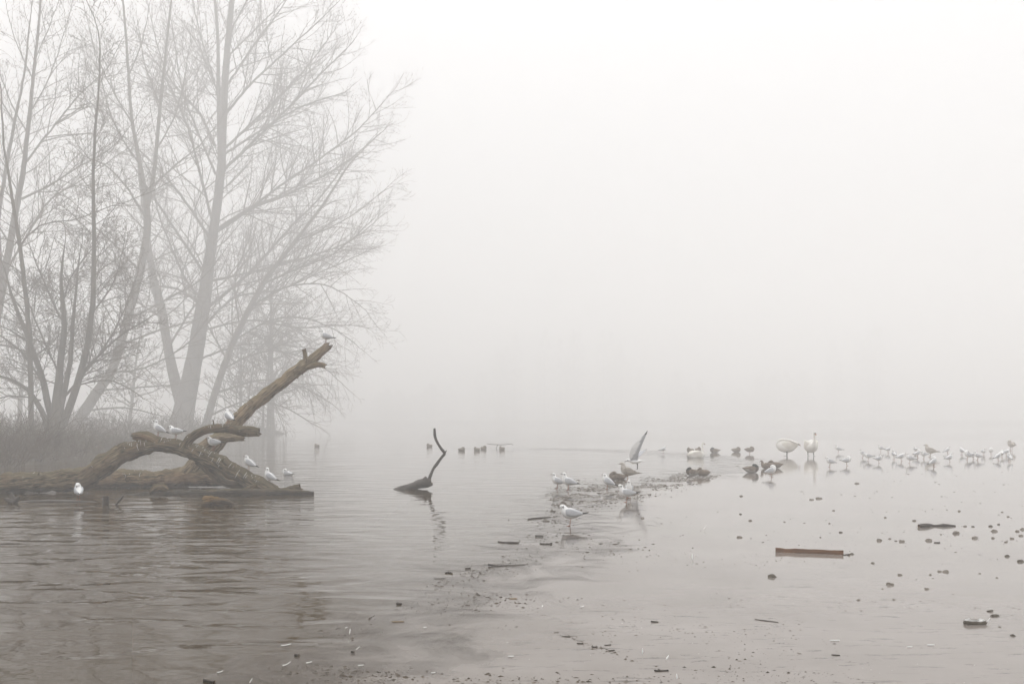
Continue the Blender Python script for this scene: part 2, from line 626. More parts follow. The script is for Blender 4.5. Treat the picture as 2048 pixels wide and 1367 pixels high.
at_.data.foreach_set('value', (Dg[keep] / (0.75 + 0.05 * Yg[keep])).astype(np.float32))
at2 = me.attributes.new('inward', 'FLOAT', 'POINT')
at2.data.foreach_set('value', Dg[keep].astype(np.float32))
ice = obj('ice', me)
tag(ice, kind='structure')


def on_ice(x, y):
    c = False
    j = len(ice_xy) - 1
    for i in range(len(ice_xy)):
        xi, yi = ice_xy[i]
        xj, yj = ice_xy[j]
        if (yi > y) != (yj > y) and x < (xj - xi) * (y - yi) / (yj - yi) + xi:
            c = not c
        j = i
    return c


# the left bank: shoreline in world metres
shore = [(-60, 14), (-26, 18.5), (-16, 22.5), (-13.2, 25), (-13.5, 31), (-14.4, 40), (-15.6, 50), (-17.0, 60), (-18.3, 70), (-19.4, 82), (-21, 96), (-26, 114), (-40, 140), (-120, 190)]


def shore_dist(x, y):
    best = 1e9
    inside = False
    pts = shore + [(-290, 200), (-290, 10)]
    m = len(pts)
    j = m - 1
    for i in range(m):
        ax, ay = pts[j]
        bx, by = pts[i]
        dx, dy = bx - ax, by - ay
        t = max(0, min(1, ((x - ax) * dx + (y - ay) * dy) / (dx * dx + dy * dy)))
        d = math.hypot(x - ax - t * dx, y - ay - t * dy)
        best = min(best, d)
        if (by > y) != (ay > y) and x < (ax - bx) * (y - by) / (ay - by) + bx:
            inside = not inside
        j = i
    return best if inside else -best


def bank_z(x, y):
    d = shore_dist(x, y)
    t = max(0.0, min(1.0, (d + 0.6) / 3.2))
    return -0.25 + 0.72 * t * t * (3 - 2 * t) + 0.12 * noise.noise(Vector((x * 0.5, y * 0.5, 0)))


V, F = [], []
gx = [-285 + 12 * i for i in range(20)] + [-46 + 0.9 * i for i in range(42)]
gy = [12 + 1.1 * i for i in range(92)] + [114 + 7 * i for i in range(14)]
for y in gy:
    for x in gx:
        V.append((x, y, bank_z(x, y)))
W = len(gx)
for j in range(len(gy) - 1):
    for i in range(W - 1):
        F.append((j * W + i, j * W + i + 1, (j + 1) * W + i + 1, (j + 1) * W + i))
tag(obj('bank', mesh('bank', V, F, [M['soil']])), kind='structure')

# far shore beyond the fog
V, F = [], []
gx = [-280 + 10 * i for i in range(57)]
gy = [330 + 8 * i for i in range(22)]
for y in gy:
    for x in gx:
        d = y - (365 - 0.10 * x + 8 * math.sin(x * 0.03))
        t = max(0, min(1, (d + 2) / 10))
        V.append((x, y, -0.3 + 1.6 * t + 0.3 * noise.noise(Vector((x * .05, y * .05, 0)))))
W = len(gx)
for j in range(len(gy) - 1):
    for i in range(W - 1):
        F.append((j * W + i, j * W + i + 1, (j + 1) * W + i + 1, (j + 1) * W + i))
tag(obj('terrain', mesh('terrain', V, F, [M['soil']])), kind='structure')

# ------------------------------------------------------------------ trees


def jit(rng, s):
    return Vector((rng.uniform(-s, s), rng.uniform(-s, s), rng.uniform(-s, s)))


def perp_dir(d, ang, rng):
    a = d.cross(Vector((rng.uniform(-1, 1), rng.uniform(-1, 1), rng.uniform(-1, 1))))
    if a.length < 1e-4:
        a = d.cross(Vector((1, 0, 0)))
    a.normalize()
    return (d * math.cos(ang) + a * math.sin(ang)).normalized()


def grow(out, p, d, L, r, lvl, rng, P):
    n = P['pts'][min(lvl, len(P['pts']) - 1)]
    step = L / (n - 1)
    pts, rad, dirs = [p.copy()], [r], [d.copy()]
    for i in range(1, n):
        d = (d + jit(rng, P['wig']) + Vector((0, 0, P['up'][min(lvl, len(P['up']) - 1)]))).normalized()
        p = p + d * step
        pts.append(p.copy())
        rad.append(max(P['rmin'], r * (1 - 0.75 * i / (n - 1))))
        dirs.append(d.copy())
    out[0 if lvl < 2 else 1].append((pts, rad))
    if lvl >= P['max'] or L < P['lmin']:
        return
    spawn(out, pts, rad, L, lvl, rng, P)


def spawn(out, pts, rad, L, lvl, rng, P, t0=0.18, dens=1.0):
    """children along a polyline"""
    n = len(pts)
    k = max(2, int(L * P['dens'][min(lvl, len(P['dens']) - 1)] * dens + rng.random()))
    for c in range(k):
        t = t0 + (1 - t0) * (c + rng.random()) / k
        f = min(t, 0.999) * (n - 1)
        i = int(f)
        q = pts[i].lerp(pts[i + 1], f - i)
        d = (pts[i + 1] - pts[i]).normalized()
        rr = rad[i] + (rad[i + 1] - rad[i]) * (f - i)
        ang = rng.uniform(*P['ang'])
        cd = perp_dir(d, ang, rng)
        cd = (cd + Vector((0, 0, P['lift']))).normalized()
        cl = min(P['cmax'][min(lvl, len(P['cmax']) - 1)], L * rng.uniform(0.3, 0.6)) * (1.1 - 0.6 * t)
        grow(out, q, cd, cl, max(P['rmin'], min(rr * 0.6, 0.010 * cl + 0.003)), lvl + 1, rng, P)


POPLAR = dict(pts=[7, 5, 4, 3], wig=0.19, up=[0.05, 0.05, 0.06, 0.09], rmin=0.0044, max=3, lmin=0.28, dens=[3.1, 3.8, 3.9], ang=(0.45, 1.1), lift=0.08, cmax=[3.4, 1.5, 0.7])
BUSHY = dict(pts=[6, 5, 4, 3], wig=0.22, up=[0.03, 0.04, 0.05, 0.06], rmin=0.0052, max=3, lmin=0.28, dens=[3.0, 3.5, 3.4], ang=(0.5, 1.25), lift=0.06, cmax=[2.6, 1.2, 0.6])
ARCH = dict(pts=[7, 6, 4, 3], wig=0.10, up=[-0.02, -0.05, -0.03, 0.06], rmin=0.0044, max=3, lmin=0.28, dens=[3.0, 3.5, 3.6], ang=(0.4, 1.0), lift=0.05, cmax=[3.0, 1.5, 0.7])


def resample(pts, rad, step):
    """Catmull-Rom through traced points"""
    oP, oR = [], []
    n = len(pts)
    for i in range(n - 1):
        p0, p1, p2, p3 = pts[max(i - 1, 0)], pts[i], pts[i + 1], pts[min(i + 2, n - 1)]
        k = max(2, int((p2 - p1).length / step))
        for j in range(k):
            t = j / k
            q = 0.5 * ((2 * p1) + (p2 - p0) * t + (2 * p0 - 5 * p1 + 4 * p2 - p3) * t * t + (3 * p1 - p0 - 3 * p2 + p3) * t ** 3)
            oP.append(q)
            oR.append(rad[i] + (rad[i + 1] - rad[i]) * t)
    oP.append(pts[-1])
    oR.append(rad[-1])
    return oP, oR


def trace(px, Y, slope, wob, rng, rf=0.68):
    """traced limb: list of (px, py, r_px) -> 3-D polyline; it leaves the trunk's depth steadily by slope metres per metre"""
    pts, rad, yy, last = [], [], Y, None
    for (x, y, r) in px:
        p = at(x, y, yy)
        if last is not None:
            yy = yy + slope * math.hypot(p.x - last.x, p.z - last.z) * 0.8
            p = at(x, y, yy)
        last = p
        pts.append(p)
        rad.append(r * rf * yy / FPX)
    oP, oR = resample(pts, rad, 0.5)
    return [p + jit(rng, wob) for p in oP], oR


def build_tree(name, label, cat, Y, stems, limbs, P, seed, group=None, extra=0, tip=True):
    rng = random.Random(seed)
    k_ = Y / 46.0
    P = dict(P, dens=[d / k_ for d in P['dens']], cmax=[c * k_ for c in P['cmax']], lmin=P['lmin'] * k_, rmin=P['rmin'] * k_)
    base = at(stems[0][0][0], stems[0][0][1], Y)
    zb = bank_z(base.x, base.y)
    root = empty(name, (base.x, base.y, zb), label, cat, group)
    inv = Vector((-base.x, -base.y, -zb))
    tw = [[], []]

    def put(nm, ls, sides, mat):
        V, F = tube_arrays([([tuple(p + inv) for p in l[0]], l[1]) for l in ls], sides)
        return obj(nm, quads_mesh(nm, V, F, mat), root)

    for i, s in enumerate(stems):
        pts, rad = trace(s, Y, rng.uniform(-0.08, 0.08) if i else 0.0, 0.02, rng)
        if i == 0:
            pts.insert(0, Vector((base.x, base.y, min(zb, pts[0].z) - 0.4)))
            rad.insert(0, rad[0] * 1.12)
        put('trunk' if i == 0 else 'stem', [(pts, rad)], 10, M['trunk'])
        L = sum((pts[k + 1] - pts[k]).length for k in range(len(pts) - 1))
        half = len(pts) // 3
        spawn(tw, pts[half:], [r * 0.4 for r in rad[half:]], L * 0.6, 0, rng, P, 0.0, 0.75)
        grow(tw, pts[-1], (pts[-1] - pts[-2]).normalized(), min(3.0, L * 0.2), rad[-1] * 0.9, 0, rng, P)
    for lb in limbs:
        pts, rad = trace(lb, Y, rng.choice([-1, 1]) * rng.uniform(0.1, 0.55), 0.03, rng, 0.48)
        put('limb', [(pts, rad)], 6, M['trunk'])
        L = sum((pts[k + 1] - pts[k]).length for k in range(len(pts) - 1))
        spawn(tw, pts, rad, L, 0, rng, P, 0.12)
        if tip:
            d = (pts[-1] - pts[-2]).normalized()
            grow(tw, pts[-1], d, min(2.0, L * 0.25), rad[-1], 1, rng, P)
    lines = []
    for ls, sd in ((tw[0], 4), (tw[1], 3)):
        if ls:
            lines.append(tube_arrays([([tuple(p + inv) for p in l[0]], l[1]) for l in ls], sd))
    V = np.concatenate([l[0] for l in lines])
    F = np.concatenate([lines[0][1]] + [l[1] + len(lines[0][0]) for l in lines[1:]])
    c = obj('crown', quads_mesh('crown', V, F, M['twig']), root)
    c['kind'] = 'stuff'
    return root


# A: the tall poplar
build_tree('poplar_tree', 'tall bare poplar with thick forked trunk, the largest tree on the bank', 'tree', 90,
    [[(352, 895, 46), (362, 850, 36), (372, 800, 30), (388, 720, 24.5), (400, 650, 22.5), (408, 600, 21), (420, 510, 16), (430, 440, 14), (442, 340, 13), (446, 230, 12), (453, 120, 10), (464, 0, 8), (474, -70, 5)],
     [(370, 830, 20), (352, 770, 17), (337, 700, 14), (323, 620, 13), (308, 560, 11), (298, 500, 9), (290, 430, 7), (278, 340, 5)],
     [(440, 330, 7), (437, 200, 6), (436, 90, 5), (430, 0, 4), (424, -60, 3)]],
    [[(430, 465, 8), (480, 432, 6.5), (560, 372, 5), (650, 310, 4), (720, 255, 3), (788, 180, 1.5)],
     [(430, 460, 7), (500, 418, 6), (580, 386, 5), (680, 332, 4), (760, 268, 2)],
     [(420, 562, 6), (520, 540, 5), (620, 512, 4), (700, 482, 3), (765, 430, 1.5)],
     [(418, 612, 8), (480, 562, 6.5), (540, 500, 5.5), (585, 450, 4.5), (640, 395, 3.5), (690, 330, 2)],
     [(410, 650, 6), (470, 595, 5), (560, 578, 4), (650, 540, 3), (740, 500, 2)],
     [(444, 342, 7), (510, 280, 5.5), (570, 222, 4.5), (640, 150, 3.5), (705, 85, 1.5)],
     [(446, 310, 5), (520, 262, 4), (600, 215, 3), (690, 185, 1.5)],
     [(447, 300, 6), (520, 230, 4.5), (600, 150, 3.5), (670, 60, 2)],
     [(450, 230, 5.5), (500, 170, 4.5), (570, 105, 3.5), (640, 40, 2), (690, -10, 1)],
     [(455, 170, 5), (505, 95, 4), (560, 20, 3), (600, -50, 1.5)],
     [(458, 110, 4), (520, 50, 3), (580, -10, 2)],
     [(462, 60, 4), (500, -10, 3), (530, -70, 2)],
     [(400, 662, 5), (500, 640, 4), (600, 655, 3), (690, 650, 2), (735, 655, 1)],
     [(395, 720, 5), (480, 690, 4), (570, 690, 3), (640, 700, 2)],
     [(430, 292, 6), (400, 228, 5), (368, 192, 4.5), (335, 150, 3.5), (312, 80, 2.5), (295, 0, 1.5)],
     [(432, 350, 5), (395, 262, 4), (365, 180, 3), (350, 90, 2), (338, 10, 1)],
     [(424, 440, 6), (396, 330, 5), (372, 245, 4), (335, 165, 3), (310, 120, 1.5)],
     [(418, 475, 6), (370, 402, 5), (320, 342, 4), (270, 292, 3), (225, 255, 1.5)],
     [(408, 545, 6), (352, 462, 5), (312, 402, 4), (272, 340, 2)],
     [(402, 610, 6), (355, 578, 5), (300, 568, 4), (220, 535, 2.5), (170, 500, 1.5)],
     [(404, 600, 6), (372, 560, 5), (345, 500, 4), (318, 430, 3), (300, 350, 1.5)],
     [(448, 240, 4), (425, 150, 3.5), (398, 60, 2.5), (382, -20, 1.5)],
     [(330, 640, 5), (270, 600, 4), (220, 570, 3), (150, 560, 1.5)],
     [(340, 690, 5), (390, 610, 4), (450, 560, 3), (520, 470, 1.5)]],
    POPLAR, 11)

# A2: the slanting stem at its right
build_tree('willow_tree', 'slender bare tree leaning right beside the forked poplar trunk', 'tree', 86,
    [[(398, 900, 13), (420, 820, 11), (445, 740, 10), (482, 650, 9), (532, 560, 7), (590, 482, 5.5), (640, 418, 4), (690, 340, 2.5)]],
    [[(450, 735, 5), (520, 704, 4), (580, 706, 3.2), (640, 730, 2.4), (690, 772, 1.2)],
     [(435, 785, 5), (520, 760, 4), (600, 772, 3), (660, 805, 1.5)],
     [(470, 680, 5), (540, 640, 4), (610, 636, 3), (680, 665, 2), (725, 700, 1)],
     [(500, 615, 5), (570, 575, 4), (650, 570, 3), (720, 610, 1.6), (745, 640, 1)],
     [(530, 565, 5), (600, 535, 4), (670, 505, 3), (745, 440, 1.5)],
     [(420, 830, 5), (500, 800, 4), (570, 815, 3), (630, 850, 1.5)],
     [(590, 482, 4), (660, 455, 3), (720, 420, 2), (790, 360, 1)],
     [(455, 720, 4), (410, 640, 3), (380, 560, 2), (350, 490, 1)],
     [(480, 655, 4), (470, 560, 3), (500, 470, 2), (510, 400, 1)]],
    ARCH, 12)

# B: leaning pair of stems
build_tree('leaning_tree', 'bare tree leaning right then forking in two, between shrub and poplar', 'tree', 76,
    [[(128, 905, 22), (163, 832, 17), (200, 775, 14.5), (225, 738, 13), (254, 642, 12.5), (280, 542, 11.5), (294, 465, 11), (293, 405, 9), (280, 330, 6.5), (263, 230, 5), (256, 130, 4), (246, 0, 3), (240, -60, 2)],
     [(294, 420, 7), (308, 340, 6), (320, 215, 5), (332, 100, 3.5), (344, -10, 2.5)]],
    [[(290, 390, 5), (340, 340, 4), (400, 290, 3), (440, 240, 1.5)],
     [(288, 430, 5), (250, 370, 4), (210, 330, 3), (160, 310, 1.5)],
     [(280, 330, 4), (230, 250, 3), (200, 150, 2), (180, 60, 1)],
     [(266, 250, 4), (225, 180, 3), (190, 100, 2), (165, 0, 1)],
     [(312, 300, 4), (350, 230, 3), (372, 140, 2), (385, 40, 1)],
     [(258, 150, 3.5), (285, 80, 2.5), (300, 0, 1.5)],
     [(320, 210, 3.5), (290, 130, 2.5), (276, 50, 1.5)],
     [(255, 640, 5), (330, 600, 4), (400, 560, 3), (450, 500, 1.5)],
     [(240, 690, 5), (320, 660, 4), (390, 640, 2)],
     [(215, 745, 5), (290, 735, 4), (370, 690, 3), (420, 630, 1.5)],
     [(200, 780, 5), (270, 775, 4), (340, 770, 2.5), (380, 760, 1.5)],
     [(180, 820, 5), (250, 815, 4), (320, 830, 2)],
     [(282, 545, 5), (220, 480, 4), (170, 440, 3), (120, 420, 1.5)]],
    BUSHY, 13)

# C: the many-stemmed shrub
build_tree('multi_stem_tree', 'dense many-stemmed bare shrub tree at the left, full of tangled twigs', 'tree', 47,
    [[(112, 915, 24), (115, 845, 22), (118, 760, 11), (128, 650, 8), (122, 550, 4), (130, 490, 1.5)],
     [(125, 850, 12), (160, 750, 10), (183, 630, 8), (188, 480, 6), (186, 340, 4.5), (196, 200, 3), (200, 90, 2)],
     [(105, 850, 11), (88, 770, 9), (62, 690, 7), (30, 610, 5), (10, 540, 1.5)],
     [(100, 860, 9), (72, 800, 7), (36, 765, 5), (-30, 745, 3)],
     [(118, 830, 9), (140, 720, 7), (150, 600, 4), (160, 500, 1.5)]],
    [[(122, 800, 6), (190, 720, 5), (240, 640, 3), (270, 560, 1.5)],
     [(95, 780, 5), (40, 700, 4), (-20, 660, 2)],
     [(128, 650, 4), (90, 570, 3), (60, 490, 1.5)],
     [(120, 620, 4), (150, 540, 3), (200, 480, 1.5)],
     [(160, 750, 5), (230, 680, 4), (290, 640, 2)],
     [(80, 800, 4), (20, 790, 3), (-30, 810, 1.5)],
     [(150, 770, 4), (220, 760, 3), (280, 790, 1.5)],
     [(183, 630, 4), (230, 560, 3), (250, 480, 1.5)],
     [(115, 740, 4), (70, 640, 3), (45, 560, 1.5)],
     [(62, 690, 4), (20, 660, 3), (-30, 640, 1.5)]],
    dict(BUSHY, dens=[4.6, 5.2, 5.0], rmin=0.0072), 14)

# D: thin pale trunk in front at the far left, and the crown that comes in over the frame edge
build_tree('young_tree', 'thin straight pale trunk in front of the tangled shrub, far left', 'tree', 46,
    [[(60, 930, 8.5), (62, 800, 7.5), (58, 660, 7), (46, 540, 6), (33, 450, 5), (22, 380, 4), (8, 290, 3), (2, 180, 2)]],
    [[(40, 490, 3.5), (80, 450, 3), (140, 440, 2.5), (200, 420, 2), (300, 385, 1.5), (370, 345, 0.8)],
     [(56, 640, 3), (20, 590, 2.5), (-30, 570, 1.5)],
     [(60, 720, 2.5), (110, 680, 2), (150, 620, 1)],
     [(52, 590, 2.5), (90, 540, 2), (110, 470, 1)]],
    dict(BUSHY, dens=[2.4, 3.0, 3.2], rmin=0.005), 15)
build_tree('edge_tree', 'tall pale bare tree at the left frame edge with upswept limbs', 'tree', 66,
    [[(-40, 915, 17), (-25, 760, 14), (0, 600, 11), (18, 500, 10), (32, 420, 9), (48, 330, 7), (62, 200, 5), (76, 60, 3.5), (84, -40, 2.5)],
     [(6, 570, 7), (-4, 450, 6), (10, 350, 5), (28, 250, 4), (48, 150, 3), (60, 40, 2)]],
    [[(48, 330, 5), (100, 262, 4.2), (158, 190, 3.2), (212, 138, 2.4), (255, 60, 1.2)],
     [(36, 400, 5), (90, 375, 4), (160, 332, 3), (230, 290, 2), (290, 205, 1)],
     [(10, 545, 5), (60, 462, 4), (100, 400, 3), (180, 350, 2), (250, 300, 1)],
     [(60, 225, 3.5), (100, 150, 2.6), (130, 60, 1.6), (150, -20, 1)],
     [(56, 270, 3), (20, 200, 2.5), (-10, 120, 1.5)],
     [(70, 120, 2.5), (100, 50, 2), (125, -20, 1)],
     [(30, 245, 3), (-10, 180, 2), (-30, 100, 1.2)],
     [(20, 490, 4), (-20, 420, 3), (-60, 350, 2)],
     [(66, 160, 2.5), (30, 80, 2), (10, 0, 1)]],
    dict(POPLAR, dens=[2.6, 3.2, 3.4], rmin=0.005), 16)


# trees further back, fading into the fog
def free_tree(name, label, Y, px, h, seed, P, spread, group='faint trees behind the poplar'):
    rng = random.Random(seed)
    b = at(px, 880, Y)
    zb = bank_z(b.x, b.y)
    root = empty(name, (b.x, b.y, zb), label, 'tree', group)
    pts = [Vector((0, 0, -0.4))]
    d = Vector((rng.uniform(-.1, .1), rng.uniform(-.1, .1), 1)).normalized()
    for i in range(9):
        d = (d + jit(rng, 0.06)).normalized()
        pts.append(pts[-1] + d * h * 0.8 / 9)
    r0 = h * (0.014 if name != 'weeping_willow' else 0.007)
    rad = [r0 * (1 - 0.85 * i / 9) for i in range(10)]
    V, F = tube_arrays([([tuple(p) for p in pts], rad)], 8)
    obj('trunk', quads_mesh('trunk', V, F, M['trunk']), root)
    tw = [[], []]
    k = int(h * 2.0)
    for c in range(k):
        t = 0.22 + 0.78 * c / k
        f = t * 8.99
        i = int(f)
        q = pts[i].lerp(pts[i + 1], f - i)
        az = rng.uniform(0, 6.283)
        el = rng.uniform(0.2, 0.9)
        cd = Vector((math.cos(az) * math.cos(el), math.sin(az) * math.cos(el), math.sin(el)))
        grow(tw, q, cd, spread * (1.15 - 0.75 * t) * rng.uniform(0.7, 1.1), rad[i] * 0.45, 0, rng, P)
    ls = [tube_arrays([([tuple(p) for p in l[0]], l[1]) for l in x], sd) for x, sd in ((tw[0], 4), (tw[1], 3)) if x]
    V = np.concatenate([l[0] for l in ls])
    F = np.concatenate([ls[0][1]] + [l[1] + len(ls[0][0]) for l in ls[1:]])
    c = obj('crown', quads_mesh('crown', V, F, M['twig']), root)
    c['kind'] = 'stuff'
    return root


BACK = dict(BUSHY, rmin=0.017, dens=[1.7, 1.9, 1.8], max=3, lmin=0.6, cmax=[3.6, 1.9, 1.0])
WEEP = dict(pts=[7, 6, 6, 5], wig=0.06, up=[-0.04, -0.20, -0.40, -0.45], rmin=0.012, max=2, lmin=0.3, dens=[2.4, 2.4, 2.0], ang=(0.3, 0.9), lift=-0.05, cmax=[4.2, 3.4, 1.5])
free_tree('background_tree', 'faint rounded tree in the fog behind the right limbs of the poplar', 100, 545, 21, 21, BACK, 5.6)
free_tree('background_tree', 'faint low tree in the fog behind the perched gull log', 92, 480, 12, 22, BACK, 4.8)
free_tree('background_tree', 'faint low tree in the fog left of the forked poplar trunk', 92, 255, 14, 23, BACK, 5)
free_tree('background_tree', 'faint small tree in the fog nearest the open water', 88, 525, 8.5, 24, BACK, 4.6)
free_tree('background_tree', 'faint wide bush in the fog under the right limbs of the leaning tree', 80, 488, 8, 27, BACK, 5.2)
free_tree('weeping_willow', 'very faint weeping willow with hanging twigs, rightmost of the bank trees', 92, 535, 17, 25, WEEP, 8.0)
free_tree('background_tree', 'faint tree in the fog behind the shrub tree at the left edge', 94, 40, 18, 26, BACK, 5)


# brush and dead grass on the bank
def brush(name, label, n, region, hrange, rr, seed, lean=0.35):
    rng = random.Random(seed)
    ls = []
    while len(ls) < n:
        x, y = region(rng)
        if shore_dist(x, y) < -0.1:
            continue
        z = bank_z(x, y)
        if z < -0.05:
            continue
        cl = max(0.0, 0.5 + 1.1 * noise.noise(Vector((x * .5, y * .35, 4))))
        if rng.random() > 0.25 + cl:
            continue
        h = rng.uniform(*hrange) * (0.3 + 1.15 * cl) * (1.7 if rng.random() < .06 else 1)
        d = Vector((rng.gauss(0, lean), rng.gauss(0, lean), .8)).normalized()
        p = Vector((x, y, z - 0.05))
        pts = [p]
        for i in range(3):
            d = (d + jit(rng, 0.45) + Vector((0, 0, -0.14 * i))).normalized()
            pts.append(pts[-1] + d * h / 3)
        r = rng.uniform(*rr)
        ls.append(([tuple(q) for q in pts], [r, r * .9, r * .7, r * .4]))
        if rng.random() < 0.5:
            q = pts[2]
            e = (d + jit(rng, 0.9)).normalized()
            ls.append(([tuple(q), tuple(q + e * h * .2), tuple(q + e * h * .34 + Vector((0, 0, .02))), tuple(q + e * h * .45)], [r * .7, r * .6, r * .5, r * .3]))
    V, F = tube_arrays(ls, 3)
    o = obj(name, quads_mesh(name, V, F, M['brush']))
    return tag(o, label, 'brush', None, 'stuff')


brush('bank_brush', 'low grey brush and dead stems covering the left bank', 15000, lambda r: (r.uniform(-27, -13), r.triangular(21, 48, 25)), (0.4, 1.3), (0.005, 0.011), 31, 0.6)
brush('bank_thicket', 'misty thicket of bare stems at the foot of the poplar', 4200, lambda r: (r.uniform(-46, -18), r.uniform(56, 98)), (0.5, 1.8), (0.012, 0.026), 32, 0.3)

# the far wood: reads as one pale mass in the fog
rng = random.Random(40)
V, F = [], []
for k in range(75):
    x = rng.uniform(-80, 150)
    y = 382 - 0.10 * x + rng.uniform(0, 50)
    hh = rng.uniform(22, 36) * (0.75 + 0.35 * math.sin(x * 0.05 + 0.6))
    for q in range(420):
        t = rng.random() ** 0.8
        rad = (0.22 + 0.8 * math.sin(min(1, t * 1.1) * math.pi) ** 0.7) * 4.6
        az = rng.uniform(0, 6.283)
        rr = rad * math.sqrt(rng.random())
        c = Vector((x + math.cos(az) * rr, y + math.sin(az) * rr, 1.0 + t * hh))
        d = Vector((rng.gauss(0, .6), rng.gauss(0, .6), rng.gauss(.5, .5))).normalized()
        s = d.cross(jit(rng, 1)).normalized()
        L, wd = rng.uniform(.8, 1.8), rng.uniform(.10, .30)
        i = len(V)
        V += [c - s * wd, c + s * wd, c + d * L]
        F.append((i, i + 1, i + 2))
    i = len(V)
    for j in range(5):
        a = j * 1.2566
        V.append((x + .3 * math.cos(a), y + .3 * math.sin(a), 0))
    for j in range(5):
        a = j * 1.2566
        V.append((x + .1 * math.cos(a), y + .1 * math.sin(a), hh * .8))
    F += [(i + j, i + (j + 1) % 5, i + 5 + (j + 1) % 5, i + 5 + j) for j in range(5)]
tag(obj('far_wood', mesh('far_wood', V, F, [M['wood_far']], smooth=False)), 'pale mass of far woodland almost lost in the fog', 'wood', None, 'stuff')


# ------------------------------------------------------------------ fog
HZ = (-298, 298, -14, 520, -1.2, 49)
V = [(HZ[i], HZ[2 + j], HZ[4 + k]) for k in (0, 1) for j in (0, 1) for i in (0, 1)]
F = [(0, 2, 3, 1), (4, 5, 7, 6), (0, 1, 5, 4), (1, 3, 7, 5), (3, 2, 6, 7), (2, 0, 4, 6)]
hm = bpy.data.materials.new('haze')
hm.use_nodes = True
hn = hm.node_tree
hn.nodes.clear()
ho = hn.nodes.new('ShaderNodeOutputMaterial')
hv = hn.nodes.new('ShaderNodeVolumePrincipled')
hv.inputs['Color'].default_value = (0.998, 0.9965, 0.993, 1)
hv.inputs['Density'].default_value = FOG_DENSITY
hv.inputs['Anisotropy'].default_value = 0.0
hn.links.new(hv.outputs[0], ho.inputs['Volume'])
haze = obj('haze', mesh('haze', V, F, [hm], smooth=False))
tag(haze, 'white winter fog filling the air over the pond', 'fog', None, 'stuff')

# ------------------------------------------------------------------ fallen trees and snags
def log_mesh(name, pts, rad, mat, sides=18, step=0.03, rough=0.19, seed=0, ragged=(False, False), flat=1.0, inv=Vector((0, 0, 0))):
    """a knobbly log: resampled tube with radial noise, UVs (along, around), broken ends"""
    P, R = resample(pts, rad, step)
    n = len(P)
    V, F, UV = [], [], []
    L = 0.0
    up = Vector((0.13, 0.0, 1.0)).normalized()
    A = None
    for i in range(n):
        T = (P[min(i + 1, n - 1)] - P[max(i - 1, 0)]).normalized()
        if i:
            L += (P[i] - P[i - 1]).length
        A = T.cross(Vector((0, 1, 0))) if A is None else A - T * A.dot(T)
        A.normalize()
        B = T.cross(A)
        for k in range(sides):
            a = 6.28318 * k / sides
            e = A * math.cos(a) + B * math.sin(a)
            q = P[i] + e * R[i]
            f = 1 + rough * 1.3 * noise.noise(q * 5.0 + Vector((seed, 0, 0))) + rough * 0.9 * noise.noise(Vector((L * 4, a * 2.5 if k else 0, seed + 5))) + rough * 0.7 * noise.noise(q * 17.0)
            off = 0.0
            if ragged[1] and i > n - 5:
                off = max(0.0, noise.noise(e * 3.0 + Vector((0, 0, seed)))) * R[i] * 1.6 * (i - n + 5) / 4
            if ragged[0] and i < 4:
                off = -max(0.0, noise.noise(e * 3.0 + Vector((0, 5, seed)))) * R[i] * 1.6 * (4 - i) / 4
            V.append(P[i] + e * R[i] * f + T * off + inv)
            UV.append((L, k / sides))
    for i in range(n - 1):
        for k in range(sides):
            k2 = (k + 1) % sides
            F.append((i * sides + k, i * sides + k2, (i + 1) * sides + k2, (i + 1) * sides + k))
    fm = [0] * len(F)
    for end, i in ((0, 0), (1, n - 1)):
        c = P[i] + (P[i] - P[1 if i == 0 else n - 2]).normalized() * (-0.3 * R[i]) + inv
        V.append(c)
        UV.append((L if end else 0, 0.5))
        ci = len(V) - 1
        for k in range(sides):
            k2 = (k + 1) % sides
            F.append((ci, i * sides + k, i * sides + k2) if end == 0 else (ci, i * sides + k2, i * sides + k))
            fm.append(1)
    F = [tuple(reversed(f)) for f in F]
    me = mesh(name, V, F, [mat, M['stub_end']], True, fm)
    ul = me.uv_layers.new(name='UVMap')
    li = np.zeros(len(me.loops), dtype=np.int32)
    me.loops.foreach_get('vertex_index', li)
    ua = np.array(UV, dtype=np.float32)[li]
    # the seam: keep the "around" coordinate continuous on the last strip
    lt = np.zeros(len(me.polygons), dtype=np.int32)
    me.polygons.foreach_get('loop_start', lt)
    for j, poly_ in enumerate(me.polygons):
        s = poly_.loop_start
        e = s + poly_.loop_total
        if ua[s:e, 1].max() - ua[s:e, 1].min() > 0.6:
            seg = ua[s:e, 1]
            seg[seg < 0.3] += 1.0
    ul.data.foreach_set('uv', ua.ravel())
    return me, P, R


def px_line(lst, Y):
    pts, rad = [], []
    for t in lst:
        yy = t[3] if len(t) > 3 else Y
        pts.append(at(t[0], t[1], yy))
        rad.append(t[2] * yy / FPX)
    return pts, rad


